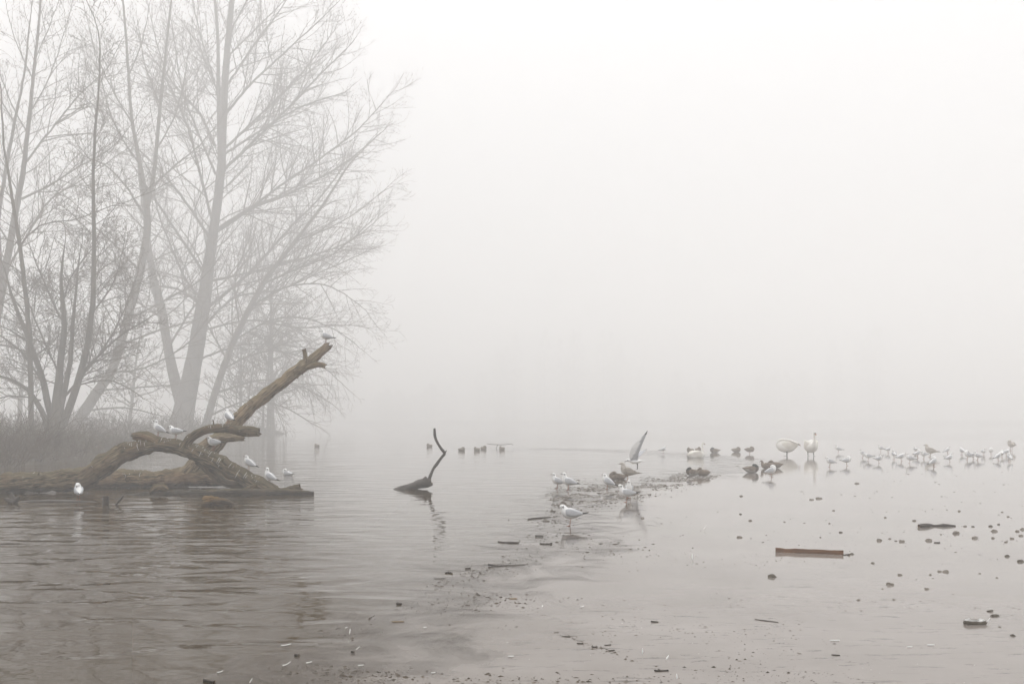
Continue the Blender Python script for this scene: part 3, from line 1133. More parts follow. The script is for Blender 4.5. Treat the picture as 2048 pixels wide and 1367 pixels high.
def drips(name, runs, root, inv, seed):
    """white bird lime running down the bark facing the water"""
    rng = random.Random(seed)
    ls = []
    for P, R, t0, t1, cnt in runs:
        for c in range(cnt):
            f = rng.uniform(t0, t1) * (len(P) - 2)
            i = int(f)
            T = (P[i + 1] - P[i]).normalized()
            B = Vector((0, -1, 0))
            B = (B - T * B.dot(T)).normalized()
            U = Vector((0, 0, 1))
            U = (U - T * U.dot(T))
            if U.length < 0.05:
                continue
            U.normalize()
            a0 = rng.uniform(0.35, 1.35)
            ln = rng.choice([0.08, 0.1, 0.15, 0.2, 0.3, 0.5, 0.8])
            pts = []
            for k in range(4):
                a = a0 - ln * k / 3
                pts.append(P[i] + T * rng.uniform(-.004, .004) + (U * math.sin(a) + B * math.cos(a)) * (R[i] * 1.05) + inv)
            r = rng.uniform(.002, .0045)
            ls.append(([tuple(p) for p in pts], [r, r, r * .8, r * .4]))
    V, F = tube_arrays(ls, 4)
    o = obj(name, quads_mesh(name, V, F, M['dropping']), root)
    o['kind'] = 'stuff'
    return o


Y1 = 17.9
root = empty('fallen_tree', at(300, 985, Y1) * 1.0, 'dark mossy fallen tree arching out of the water, with a row of gulls on it', 'fallen tree')
inv = -root.location
runs = []


def add_log(rt, nm, lst, Y, mat, seed, **kw):
    pts, rad = px_line(lst, Y)
    me, P, R = log_mesh(nm, pts, rad, mat, seed=seed, inv=-rt.location, **kw)
    obj(nm, me, rt)
    return P, R


tr = add_log(root, 'trunk', [(-160, 985, 26), (-60, 972, 23), (0, 968, 19), (80, 963, 20), (164, 955, 22.5), (205, 932, 21.5), (239, 911, 19), (275, 896, 17), (308, 889, 14.5), (342, 891, 14),
             (376, 898, 16), (410, 913, 17), (444, 928, 17), (478, 948, 17), (513, 967, 16.5), (545, 985, 15), (572, 1003, 13)], Y1, M['bark_dark'], 1, sides=22, ragged=(False, False))
br = add_log(root, 'branch', [(366, 896, 9), (373, 884, 9.5), (386, 872, 9), (403, 862, 8.5), (424, 857, 8.5), (451, 856, 9), (478, 860, 10), (498, 862, 11), (517, 864, 9.5)], Y1 - 0.08, M['bark_dark'], 2, ragged=(False, True), sides=16)
add_log(root, 'branch', [(400, 918, 11), (412, 932, 10.5), (426, 946, 9.5), (441, 960, 8.5), (458, 968, 7.5), (500, 973, 6), (525, 978, 5)], Y1 + 0.15, M['bark_dark'], 3, sides=14)
add_log(root, 'stump', [(318, 884, 10), (300, 875, 10), (284, 872, 9), (267, 872, 6.5)], Y1 - 0.03, M['bark'], 4, ragged=(False, True), sides=14)
add_log(root, 'root_stub', [(540, 986, 8), (562, 984, 8), (582, 979, 8.5), (600, 974, 8)], Y1 - 0.2, M['bark_dark'], 5, ragged=(False, True), sides=14)
add_log(root, 'root_stub', [(468, 998, 9), (484, 986, 8.5), (500, 978, 8), (515, 970, 6)], Y1 - 0.15, M['bark'], 6, ragged=(True, False), sides=14)
drips('droppings', [(tr[0], tr[1], .55, .93, 95), (br[0], br[1], .1, .95, 14), (tr[0], tr[1], .1, .5, 5)], root, inv, 5)

def stubs(rt, P, R, spots, mat, seed):
    rg = random.Random(seed)
    for t in spots:
        i = min(len(P) - 2, int(t * len(P)))
        T = (P[i + 1] - P[i]).normalized()
        d = (Vector((rg.uniform(-.6, .6), -rg.uniform(.2, 1), rg.uniform(-.3, 1.0))) + T * rg.uniform(-.8, .8)).normalized()
        L = rg.uniform(.05, .17)
        r0 = rg.uniform(.009, .022)
        q = P[i] + d * R[i] * .8
        e = (d + jit(rg, .5)).normalized()
        me, _, _ = log_mesh('twig_stub', [q, q + d * L * .55, q + d * L * .55 + e * L * .45], [r0, r0 * .8, r0 * .45], mat, sides=7, step=.02, rough=.3, seed=seed, ragged=(False, True), inv=-rt.location)
        obj('twig_stub', me, rt)


stubs(root, tr[0], tr[1], [.22, .30, .38, .46, .52, .63, .72, .81, .88], M['bark_dark'], 61)
stubs(root, br[0], br[1], [.45, .8, .92], M['bark_dark'], 62)
Y2 = 19.4
root2 = empty('fallen_tree', at(320, 975, Y2), 'pale stripped fallen trunk lying behind the mossy one, its long limb rising right', 'fallen tree')
t2 = add_log(root2, 'trunk', [(120, 968, 19), (180, 962, 21), (232, 958, 20), (300, 959, 19), (345, 957, 18.5), (382, 953, 20), (430, 955, 17), (478, 962, 10)], Y2, M['bark'], 7, sides=20)
l2 = add_log(root2, 'raised_limb', [(352, 962, 15), (378, 944, 18), (402, 918, 18), (425, 893, 17), (448, 868, 15), (470, 845, 14), (498, 817, 13), (547, 777, 12), (598, 738, 11.5), (634, 710, 9.5), (657, 690, 7)], Y2, M['bark_pale'], 8, sides=18, ragged=(False, True))
add_log(root2, 'stub', [(614, 726, 5.5), (611, 714, 5), (608, 698, 4.5)], Y2 - 0.05, M['bark_pale'], 9, sides=10, ragged=(False, True))
add_log(root2, 'stub', [(612, 735, 6), (630, 729, 6.5), (641, 729, 5.5), (650, 732, 5)], Y2 - 0.05, M['bark_pale'], 10, sides=12, ragged=(False, True))
add_log(root2, 'broken_limb', [(398, 900, 12), (420, 884, 12), (446, 876, 11), (468, 874, 9), (487, 876, 5)], Y2 - 0.1, M['bark_pale'], 11, sides=14, ragged=(False, True))
rng = random.Random(3)
for t in [0.62, .66, .7, .73, .77, .8, .83, .86, .89]:
    i = int(t * len(l2[0]))
    p = l2[0][i] + Vector((0, -0.02, -l2[1][i] * 0.8)) - root2.location
    d = Vector((rng.uniform(-.4, .4), 0, -1)).normalized()
    L = rng.uniform(.05, .11)
    Vv, Ff = tube_arrays([([tuple(p), tuple(p + d * L * .5), tuple(p + d * L)], [.02, .014, .004])], 5)
    obj('bark_shred', quads_mesh('bark_shred', Vv, Ff, M['stub_end']), root2)
stubs(root2, l2[0], l2[1], [.42, .55, .6, .68, .78, .87, .93], M['bark_pale'], 63)
ring_c = at(263, 957, Y2) + Vector((0, -.19, 0)) - root2.location
V, F = [], []
for j in range(16):
    a = j * math.pi / 8
    V.append(ring_c + Vector((.055 * math.cos(a), 0, .05 * math.sin(a))))
    V.append(ring_c + Vector((.040 * math.cos(a), -.022, .036 * math.sin(a))))
    V.append(ring_c + Vector((.022 * math.cos(a), .02, .020 * math.sin(a))))
for j in range(16):
    k = (j + 1) % 16
    F += [(3 * j, 3 * k, 3 * k + 1, 3 * j + 1), (3 * j + 1, 3 * k + 1, 3 * k + 2, 3 * j + 2)]
F.append(tuple(3 * j + 2 for j in range(16)))
obj('knot_hole', mesh('knot_hole', V, F, [M['bark_dark']]), root2)
drips('droppings', [(t2[0], t2[1], .15, .5, 12), (l2[0], l2[1], .35, .6, 8)], root2, None or -root2.location, 6)

rt = empty('sunken_log', at(440, 990, Y1 - .5), 'long dark log floating level with the water under the arching tree', 'log')
add_log(rt, 'trunk', [(235, 996, 5), (300, 990, 7), (380, 987, 8), (450, 985, 8), (520, 984, 8), (580, 984, 7), (628, 986, 4)], Y1 - 0.45, M['bark_dark'], 12, sides=14)
rt = empty('sunken_branch', gnd(110, 1006), 'thin dark branch awash below the left end of the fallen tree', 'branch')
add_log(rt, 'branch', [(30, 1008, 4), (60, 1004, 4.5), (110, 1003, 4.5), (150, 1004, 4.5), (190, 1007, 4), (214, 1011, 4)], 15.9, M['wet_wood'], 13, sides=10)
rt = empty('stump', gnd(212, 1010), 'short dark post sticking up beside a bent twig', 'stump')
add_log(rt, 'post', [(210, 1018, 6), (212, 1004, 6.5), (212, 991, 5.5)], 15.4, M['wet_wood'], 14, sides=12, ragged=(False, True))
rt = empty('twig', gnd(236, 1010), 'bent dark twig poking out beside the short post', 'twig')
add_log(rt, 'twig', [(226, 1016, 2.0), (234, 1006, 2.2), (241, 998, 1.8), (247, 990, 1.2)], 15.4, M['wet_wood'], 15, sides=7)
rt = empty('root_stump', gnd(25, 1006), 'knobbly black root stump in the water at the left edge', 'stump')
add_log(rt, 'stump', [(24, 1014, 11), (25, 1002, 12), (24, 994, 7), (22, 988, 3)], 15.7, M['wet_wood'], 16, sides=14, rough=.35, ragged=(False, True))
add_log(rt, 'root', [(26, 1003, 6), (34, 998, 5), (40, 992, 2.5)], 15.65, M['wet_wood'], 17, sides=8, rough=.2)
add_log(rt, 'root', [(24, 1003, 6), (15, 999, 4), (9, 997, 2)], 15.65, M['wet_wood'], 18, sides=8, rough=.2)
rt = empty('wood_chunk', gnd(436, 1012), 'short broken chunk of orange wood floating before the fallen trees', 'wood chunk')
add_log(rt, 'chunk', [(409, 1003, 11), (418, 1002, 11), (430, 1002, 9), (445, 1003, 8), (457, 1005, 6), (467, 1008, 3)], 15.3, M['chunk'], 19, sides=20, rough=.42, step=.02, ragged=(True, True))
rt = empty('floating_root', gnd(300, 985), 'small dark root lump against the pale trunk at the waterline', 'root')
add_log(rt, 'root', [(300, 985, 4), (312, 976, 9), (324, 974, 9), (336, 980, 3)], 17.2, M['bark'], 20, sides=12, rough=.3)

Y3 = 18.9
rt = empty('snag', at(845, 978, Y3), 'dark snag with a thin zigzag shoot rising from open water', 'snag')
add_log(rt, 'log', [(772, 990, 5), (800, 979, 8), (825, 972, 9), (845, 966, 9.5), (857, 963, 9), (862, 962, 6)], Y3, M['wet_wood'], 21, sides=16, ragged=(False, True))
add_log(rt, 'shoot', [(853, 971, 3.6), (857, 962, 3.6), (861, 950, 3.2), (866, 938, 3.2), (876, 924, 3.2), (885, 912, 3.2), (889, 906, 3.2), (882, 896, 2.8), (875, 885, 2.6), (870, 872, 2.5), (869, 856, 2.4)], Y3, M['wet_wood'], 22, sides=9, step=.02)
add_log(rt, 'side_twig', [(886, 910, 2.2), (890, 905, 1.6), (893, 900, .8)], Y3, M['wet_wood'], 23, sides=6)
add_log(rt, 'knob', [(849, 962, 4.5), (850, 957, 4), (853, 953, 2)], Y3 - .05, M['wet_wood'], 24, sides=8, rough=.3)

# ------------------------------------------------------------------ birds
def cr(stn, k=3):
    """Catmull-Rom through stations (any tuple length)"""
    A = np.array(stn, dtype=float)
    n = len(A)
    o = []
    for i in range(n - 1):
        p0, p1, p2, p3 = A[max(i - 1, 0)], A[i], A[i + 1], A[min(i + 2, n - 1)]
        for j in range(k):
            t = j / k
            o.append(0.5 * (2 * p1 + (p2 - p0) * t + (2 * p0 - 5 * p1 + 4 * p2 - p3) * t * t + (3 * p1 - p0 - 3 * p2 + p3) * t ** 3))
    o.append(A[-1])
    return np.array(o)


def loft(stn, sides=12, k=3, sidevec=(0, 1, 0)):
    """stations (x,y,z,halfwidth,halfheight) -> closed smooth surface"""
    A = cr(stn, k)
    A[:, 3:] = np.maximum(A[:, 3:], 0.0008)
    P = A[:, :3]
    T = np.gradient(P, axis=0)
    T /= np.linalg.norm(T, axis=1, keepdims=True)
    s0 = np.array(sidevec, dtype=float)
    V = []
    for i in range(len(P)):
        s = s0 - T[i] * np.dot(s0, T[i])
        s /= np.linalg.norm(s)
        nn = np.cross(T[i], s)
        for q in range(sides):
            a = 2 * math.pi * q / sides
            V.append(P[i] + s * math.cos(a) * A[i, 3] + nn * math.sin(a) * A[i, 4])
    F = []
    n = len(P)
    for i in range(n - 1):
        for q in range(sides):
            q2 = (q + 1) % sides
            F.append((i * sides + q, i * sides + q2, (i + 1) * sides + q2, (i + 1) * sides + q))
    F.append(tuple(reversed(range(sides))))
    F.append(tuple((n - 1) * sides + q for q in range(sides)))
    return V, F


def painted(name, stn, mat, paint=None, sides=12, k=3, sidevec=(0, 1, 0)):
    V, F = loft(stn, sides, k, sidevec)
    me = mesh(name, V, F, [mat])
    if paint:
        ca = me.color_attributes.new('Col', 'FLOAT_COLOR', 'POINT')
        for i, v in enumerate(V):
            ca.data[i].color = (*paint(v), 1)
    return me


def mirror(stn):
    return [(x, -y, z, *r) for x, y, z, *r in stn]


WHITE = (0.87, 0.87, 0.86)


def leg_mesh(name, x, y, top, mat, r=0.0045, foot=0.045, bend=0.0):
    V, F = loft([(x - .004, y, top, r * 2.4, r * 2.4), (x - .008 + bend, y, top * .62, r, r), (x - .002 + bend, y, top * .45, r * 1.15, r * 1.15), (x + bend * .5, y, .008, r * .9, r * .9), (x + bend * .5, y, 0, r, r)], 7, 2, (0, 1, .02))
    # webbed foot
    i = len(V)
    x0 = x + bend * .5
    V += [np.array(q) for q in [(x0 - .008, y, .0), (x0 + foot, y - foot * .45, .001), (x0 + foot * 1.12, y, .001), (x0 + foot, y + foot * .45, .001), (x0, y, .011)]]
    F += [(i, i + 1, i + 4), (i + 1, i + 2, i + 4), (i + 2, i + 3, i + 4), (i + 3, i, i + 4), (i + 3, i + 2, i + 1, i)]
    return mesh(name, V, F, [mat])


def ball(name, c, r, mat):
    return painted(name, [(c[0] - r, c[1], c[2], .0008, .0008), (c[0] - r * .7, c[1], c[2], r * .7, r * .7), (c[0], c[1], c[2], r, r), (c[0] + r * .7, c[1], c[2], r * .7, r * .7), (c[0] + r, c[1], c[2], .0008, .0008)], mat, None, 8, 1)


BODY = [(-0.166, 0, .146, .010, .004), (-0.132, 0, .147, .020, .012), (-0.088, 0, .148, .038, .034), (-0.036, 0, .148, .055, .056), (0.014, 0, .153, .062, .067), (0.056, 0, .168, .056, .063)]
NECKS = {
    'alert': [(0.082, 0, .202, .042, .046), (0.090, 0, .232, .032, .034), (0.099, 0, .254, .030, .031), (0.117, 0, .261, .026, .026), (0.134, 0, .256, .014, .014), (0.139, 0, .254, .004, .004)],
    'hunch': [(0.078, 0, .196, .048, .050), (0.088, 0, .217, .040, .040), (0.099, 0, .231, .033, .033), (0.118, 0, .234, .027, .026), (0.134, 0, .228, .014, .014), (0.139, 0, .226, .004, .004)],
    'sleep': [(0.078, 0, .196, .052, .052), (0.080, .004, .222, .046, .042), (0.062, .012, .241, .038, .034), (0.038, .020, .242, .029, .027), (0.018, .026, .234, .016, .016), (0.008, .028, .228, .004, .004)],
    'down': [(0.090, 0, .196, .042, .044), (0.116, .006, .208, .031, .032), (0.136, .010, .197, .029, .029), (0.146, .012, .175, .024, .024), (0.149, .012, .157, .013, .013), (0.150, .012, .152, .004, .004)],
}
BILLS = {
    'alert': [(0.130, 0, .256, .008, .009), (0.150, 0, .251, .006, .007), (0.168, 0, .244, .0015, .002)],
    'hunch': [(0.130, 0, .228, .008, .009), (0.150, 0, .222, .006, .007), (0.167, 0, .213, .0015, .002)],
    'sleep': [(0.014, .027, .231, .008, .009), (-0.004, .030, .223, .006, .007), (-0.020, .031, .215, .0015, .002)],
    'down': [(0.148, .012, .159, .008, .009), (0.149, .012, .139, .006, .007), (0.146, .012, .121, .0015, .002)],
}
EYES = {'alert': (0.113, .0245, .266), 'hunch': (0.114, .0255, .240), 'sleep': (0.036, .045, .249), 'down': (0.154, .034, .188)}
EARS = {'alert': (0.094, .028, .256), 'hunch': (0.095, .031, .232), 'sleep': (0.052, .049, .249), 'down': (0.141, .039, .201)}
WING = [(0.074, .034, .180, .006, .014), (0.048, .052, .176, .012, .040), (0.0, .060, .168, .012, .049), (-0.056, .051, .159, .011, .040), (-0.112, .029, .154, .009, .022), (-0.142, .017, .153, .006, .012)]
TIP = [(-0.130, .019, .154, .006, .011), (-0.170, .010, .155, .005, .009), (-0.212, .004, .158, .0015, .003)]

VAR = {}


def gull_variant(key, neck, legs, mottled=False, tilt=0.0):
    """parts: list of (name, mesh, parent index or None)"""
    ear = np.array(EARS[neck])

    def paint(v):
        d = np.linalg.norm((np.array((v[0], abs(v[1]) if neck in ('alert', 'hunch') else v[1], v[2])) - ear))
        if mottled:
            q = noise.noise(Vector(v) * 55)
            c = (0.50 + .22 * q, 0.46 + .21 * q, 0.41 + .2 * q)
            if v[2] < .13:
                c = tuple(min(1, x * 1.25) for x in c)
            return c
        if d < .0125:
            return (0.05, .045, .042)
        return WHITE

    parts = [('body', painted('body', BODY + NECKS[neck], M['plumage'], paint, 14), None)]
    wm = M['juv_brown'] if mottled else M['gull_grey']
    for sgn in (1, -1):
        wg = WING if sgn > 0 else mirror(WING)
        tp = TIP if sgn > 0 else mirror(TIP)
        parts.append(('wing', painted('wing', wg, wm, None, 10), None))
        parts.append(('wing_tip', painted('wing_tip', tp, M['duck_brown'] if mottled else M['black_feather'], None, 8), len(parts) - 1))
    parts.append(('bill', painted('bill', BILLS[neck], M['bill_dark'], None, 8), None))
    for sgn in (1, -1):
        e = EYES[neck]
        parts.append(('eye', ball('eye', (e[0], e[1] * sgn if neck in ('alert', 'hunch') else e[1] - (.048 if sgn < 0 else 0), e[2]), .0042, M['eye']), None))
    if tilt:
        rot = Matrix.Translation((0, 0, .125)) @ Matrix.Rotation(math.radians(-tilt), 4, 'Y') @ Matrix.Translation((0, 0, -.125))
        for _, me_, _p in parts:
            me_.transform(rot)
    lm = M['leg_pale'] if mottled else M['leg_red']
    if legs >= 1:
        parts.append(('leg', leg_mesh('leg', .012, .018, .118, lm), None))
    if legs >= 2:
        parts.append(('leg', leg_mesh('leg', .004, -.018, .118, lm), None))
    VAR[key] = parts


for nk in NECKS:
    for tl in (0, 12, 24):
        gull_variant(nk + '/%d' % tl, nk, 2, False, tl)
        gull_variant(nk + '1/%d' % tl, nk, 1, False, tl)
    gull_variant(nk + '0', nk, 0)
gull_variant('mottled', 'alert', 2, True, 8)
gull_variant('mottled_sleep', 'sleep', 2, True)


def place(key, name, loc, yaw, scale, label, cat, group=None, pitch=0.0, roll=0.0):
    r = empty(name, loc, label, cat, group)
    r.rotation_mode = 'XYZ'
    r.rotation_euler = (roll, pitch, math.radians(yaw))
    r.scale = (scale, scale, scale)
    made = []
    for nm, me, par in VAR[key]:
        made.append(obj(nm, me, r if par is None else made[par]))
    return r


# gulls on the fallen trees:  px, py of the feet, distance, variant, yaw (180 = facing left), label
PERCHED = [
    (652, 687, Y2, 'hunch/12', 176, 'white gull on the very tip of the raised pale limb'),
    (317, 873, Y1, 'alert/24', 186, 'upright gull leftmost on the arching tree, beside the broken stump'),
    (352, 878, Y1, 'hunch/0', 176, 'gull with grey back next right of the leftmost one on the arch'),
    (457, 848, Y1 - .08, 'hunch/24', 142, 'hunched gull alone on the short broken branch above the arch'),
    (428, 900, Y1 - .03, 'hunch/0', 172, 'crouching ruffled gull in the fork just below the short branch'),
    (498, 941, Y1, 'hunch/24', 170, 'gull second from the water end of the arching tree'),
    (539, 968, Y1, 'alert/24', 172, 'lowest gull on the arching tree, just above the waterline'),
]
for px, py, Y, key, yaw, lb in PERCHED:
    place(key, 'gull', at(px, py, Y), yaw, 0.95, lb, 'gull', 'gulls perched on the fallen trees')
g = gnd(134, 1004, .03)
place('sleep/12', 'gull', (g.x, 15.9, at(134, 1000, 15.9).z), 120, 0.98, 'hunched gull seen from behind on the branch awash at the left', 'gull')
g = gnd(575, 949)
r = place('sleep0', 'gull', (g.x, g.y, -.125), 160, 1.0, 'small gull swimming beyond the end of the fallen trees', 'gull')

# gulls on the ice in the middle
for px, py, key, yaw, sc, lb in [
    (1142, 1051, 'hunch1/0', 176, 1.0, 'nearest gull, standing on one leg on the wet ice'),
    (1115, 977, 'alert/12', 178, .98, 'gull half hidden behind another at the left tip of the slush'),
    (1137, 980, 'alert/12', 171, 1.08, 'gull standing in front of the half hidden one at the slush tip'),
    (1215, 978, 'hunch/24', 166, 1.0, 'gull standing alone in front of the brown sleeping duck'),
    (1254, 1004, 'alert/0', 180, 1.0, 'gull facing left in front of the one that looks at the camera'),
    (1258, 996, 'alert/12', 262, 1.0, 'gull facing the camera just behind the left-facing one'),
]:
    place(key, 'gull', gnd(px, py, ICE_Z), yaw, sc, lb, 'gull', 'gulls on the ice edge')
JP = gnd(1256, 962, ICE_Z)
place('mottled', 'large_gull', JP, 178, 1.36, 'large mottled young gull with a landing gull over its back', 'gull')

# the landing gull: wings raised
LB = [(-0.19, 0, .150, .030, .003), (-0.14, 0, .150, .030, .008)] + [(-0.088, 0, .151, .036, .026), (-0.03, 0, .150, .051, .044), (0.02, 0, .157, .055, .051), (0.062, 0, .171, .049, .049)] + [(0.095, 0, .180, .034, .034), (0.120, 0, .186, .027, .027), (0.140, 0, .187, .026, .026), (0.158, 0, .184, .021, .021), (0.172, 0, .178, .011, .011), (0.177, 0, .176, .004, .004)]


def wing_up(sg, lean):
    s = sg
    st = [(0.02, .028 * s, .165, .018, .070), (0.022, .055 * s, .25, .011, .086), (.005, (.08 + lean) * s, .34, .007, .088), (-.05, (.10 + lean * 1.6) * s, .43, .005, .078), (-.12, (.115 + lean * 2.2) * s, .52, .004, .055), (-.20, (.12 + lean * 2.6) * s, .61, .003, .028), (-.235, (.12 + lean * 2.8) * s, .65, .002, .016)]
    tp = [(-.225, (.12 + lean * 2.75) * s, .640, .0028, .019), (-.252, (.12 + lean * 2.9) * s, .675, .002, .011), (-.275, (.118 + lean * 3) * s, .715, .0008, .002)]
    return st, tp


parts = [('body', painted('body', LB, M['plumage'], lambda v: (0.05, .045, .042) if np.linalg.norm(np.array((v[0], abs(v[1]), v[2])) - np.array((.139, .024, .190))) < .01 else WHITE, 14), None)]
for s_, ln in ((1, .0), (-1, .16)):
    st, tp = wing_up(s_, ln)
    if s_ < 0:      # the far wing is swung back and away
        st = [(0.03, -.028, .18, .018, .040), (-.01, -.10, .22, .011, .070), (-.07, -.19, .255, .007, .080), (-.13, -.28, .285, .005, .070), (-.20, -.36, .31, .004, .045), (-.26, -.42, .33, .003, .02)]
        tp = [(-.255, -.415, .328, .0028, .022), (-.285, -.445, .335, .002, .012), (-.31, -.47, .34, .0008, .002)]
    parts.append(('wing', painted('wing', st, M['plumage'], lambda v: (.40, .40, .42) if v[0] < .085 - (v[2] - .18) * .60 else WHITE, 14, 3, (0, 1, 0) if s_ > 0 else (0, .3, 1)), None))
    parts.append(('wing_tip', painted('wing_tip', tp, M['black_feather'], None, 8, 2, (0, 1, 0) if s_ > 0 else (0, .3, 1)), len(parts) - 1))
parts.append(('bill', painted('bill', [(.168, 0, .178, .007, .008), (.188, 0, .170, .005, .006), (.206, 0, .160, .0015, .002)], M['bill_dark'], None, 8), None))
for s_ in (1, -1):
    parts.append(('eye', ball('eye', (.153, .021 * s_, .190), .0042, M['eye']), None))
    parts.append(('leg', leg_mesh('leg', -.03 + .006 * s_, .016 * s_, .115, M['leg_black'], .005), None))
VAR['landing'] = parts
place('landing', 'flying_gull', at(1272, 938, JP.y + .02), 180, 1.12, 'gull with wings raised high, alighting on the large mottled gull', 'gull', None, 0.10)

# gulls of the far flock
FAR = [
    (1660, 933, 'hunch', 175, 'gull at the left end of the front row of the far right flock'),
    (1693, 931, 'sleep', 8, 'gull facing right, second from the left in the flock front row'),
    (1677, 905, 'alert1', 172, 'pale gull alone behind the left end of the flock front row, near the swans'),
    (1726, 915, 'alert', 174, 'gull with thrust-out head, third from the left of the flock'),
    (1737, 921, 'down', 176, 'gull bending its head down right behind the thrust-out one'),
    (1757, 926, 'alert1', 4, 'one-legged gull facing right beside the bending one'),
    (1762, 903, 'alert', 178, 'left gull of the faint pair far behind the flock'),
    (1776, 906, 'alert', 20, 'right gull of the faint pair far behind the flock'),
    (1788, 917, 'sleep', 100, 'grey-backed gull seen from behind, left of the down-looking one'),
    (1802, 922, 'down', 6, 'gull facing right with its bill down, middle of the flock'),
    (1820, 926, 'alert', 172, 'gull facing left in the front row, right of the flock middle'),
    (1831, 905, 'sleep', 85, 'faint grey gull seen from behind over the flock middle'),
    (1835, 915, 'sleep', 20, 'tucked gull just behind the left-facing one in mid flock'),
    (1848, 917, 'hunch', 200, 'gull standing left of the big brown gull'),
    (1867, 933, 'sleep', 5, 'hunched gull nearest the camera, below the big brown gull'),
    (1895, 907, 'hunch', 4, 'gull facing right, farther of the two parallel ones'),
    (1899, 924, 'alert1', 3, 'gull facing right with dark head mark, nearer of the two parallel ones'),
    (1924, 909, 'hunch', 110, 'gull seen from behind, left of the tight cluster'),
    (1935, 919, 'sleep', 185, 'puffed gull at the left of the tight cluster'),
    (1946, 917, 'alert', 15, 'gull behind the puffed one in the tight cluster'),
    (1956, 920, 'hunch', 155, 'small gull at the right of the tight cluster'),
    (1967, 910, 'alert', 265, 'gull facing the camera in the gap right of the cluster'),
    (1982, 909, 'sleep', 250, 'round tucked gull right of the one facing the camera'),
    (1996, 921, 'down', 10, 'gull with head down and tail cocked near the right edge'),
    (2004, 915, 'alert', 60, 'gull turned away behind the tail-cocked one'),
    (2012, 912, 'hunch', 20, 'gull under the dark round bird at the right edge'),
    (2019, 923, 'sleep', 95, 'large round gull seen from behind at the right edge'),
    (1542, 954, 'sleep', 2, 'hunched gull facing right beside the dark ducks'),
    (1326, 906, 'hunch1', 6, 'pale lone gull standing far out left of the sitting swan'),
]
for px, py, key, yaw, lb in FAR:
    place(key + '/%d' % RNG.choice([0, 12, 12, 24]), 'gull', gnd(px, py, ICE_Z), yaw + RNG.uniform(-9, 9), RNG.uniform(.94, 1.1), lb, 'gull', 'gulls of the far flock')
place('mottled', 'large_gull', gnd(1861, 914, ICE_Z), 150, 1.55, 'big brown young gull standing tall in the far flock', 'gull')
place('mottled_sleep', 'large_gull', gnd(2023, 901, ICE_Z), 95, 1.7, 'dark round bird on a long leg above the far flock, right edge', 'bird')


# ducks --------------------------------------------------------------
DB = [(-.22, 0, .105, .012, .006), (-.18, 0, .100, .036, .020), (-.125, 0, .090, .070, .056), (-.045, 0, .082, .092, .082), (.045, 0, .084, .092, .088), (.115, 0, .092, .072, .080)]
DN = {
    'tuck': [(.145, 0, .118, .056, .058), (.142, .004, .150, .050, .046), (.118, .012, .176, .042, .038), (.086, .020, .184, .038, .035), (.056, .028, .176, .026, .027), (.042, .03, .168, .006, .006)],
    'up': [(.145, 0, .125, .052, .055), (.158, 0, .162, .037, .038), (.166, 0, .196, .034, .035), (.186, 0, .210, .031, .031), (.206, 0, .206, .019, .019), (.216, 0, .202, .006, .006)],
}
DBILL = {'tuck': [(.056, .028, .174, .012, .010), (.030, .034, .168, .012, .006), (.000, .038, .163, .009, .003)], 'up': [(.206, 0, .204, .012, .009), (.229, 0, .195, .013, .005), (.256, 0, .189, .009, .003)]}
DW = [(.09, .070, .108, .010, .020), (.045, .086, .112, .013, .050), (-.035, .086, .108, .013, .058), (-.115, .060, .106, .011, .040), (-.18, .030, .110, .007, .018), (-.225, .012, .116, .002, .004)]


def duck_variant(key, neck, drake, standing=False):
    def paint(v):
        q = noise.noise(Vector(v) * 40)
        head = (v[2] > .138 and v[0] > .03) if neck == 'tuck' else v[2] > .16
        if drake:
            if head:
                return (.018, .024, .018)
            if v[0] > .09:
                return (.075 + .02 * q, .045, .03)
            if v[0] < -.17:
                return (.05, .045, .04)
            return (.33 + .08 * q, .30 + .08 * q, .26 + .07 * q)
        k = .8 if head else 1.0
        return ((.19 + .10 * q) * k, (.145 + .08 * q) * k, (.105 + .06 * q) * k)
    parts = [('body', painted('body', DB + DN[neck], M['plumage'], paint, 14), None)]
    for s_ in (1, -1):
        parts.append(('wing', painted('wing', DW if s_ > 0 else mirror(DW), M['duck_brown'] if not drake else M['duck_brown'], None, 10), None))
    parts.append(('bill', painted('bill', DBILL[neck], M['stick_tan'] if drake else M['wet_wood'], None, 8), None))
    if standing:
        for s_ in (1, -1):
            V, F = loft([(0, .03 * s_, .03, .012, .012), (0, .03 * s_, -.02, .006, .006), (.005, .03 * s_, -.07, .006, .006)], 6, 2, (0, 1, .02))
            parts.append(('leg', mesh('leg', V, F, [M['leg_red']]), None))
    VAR[key] = parts


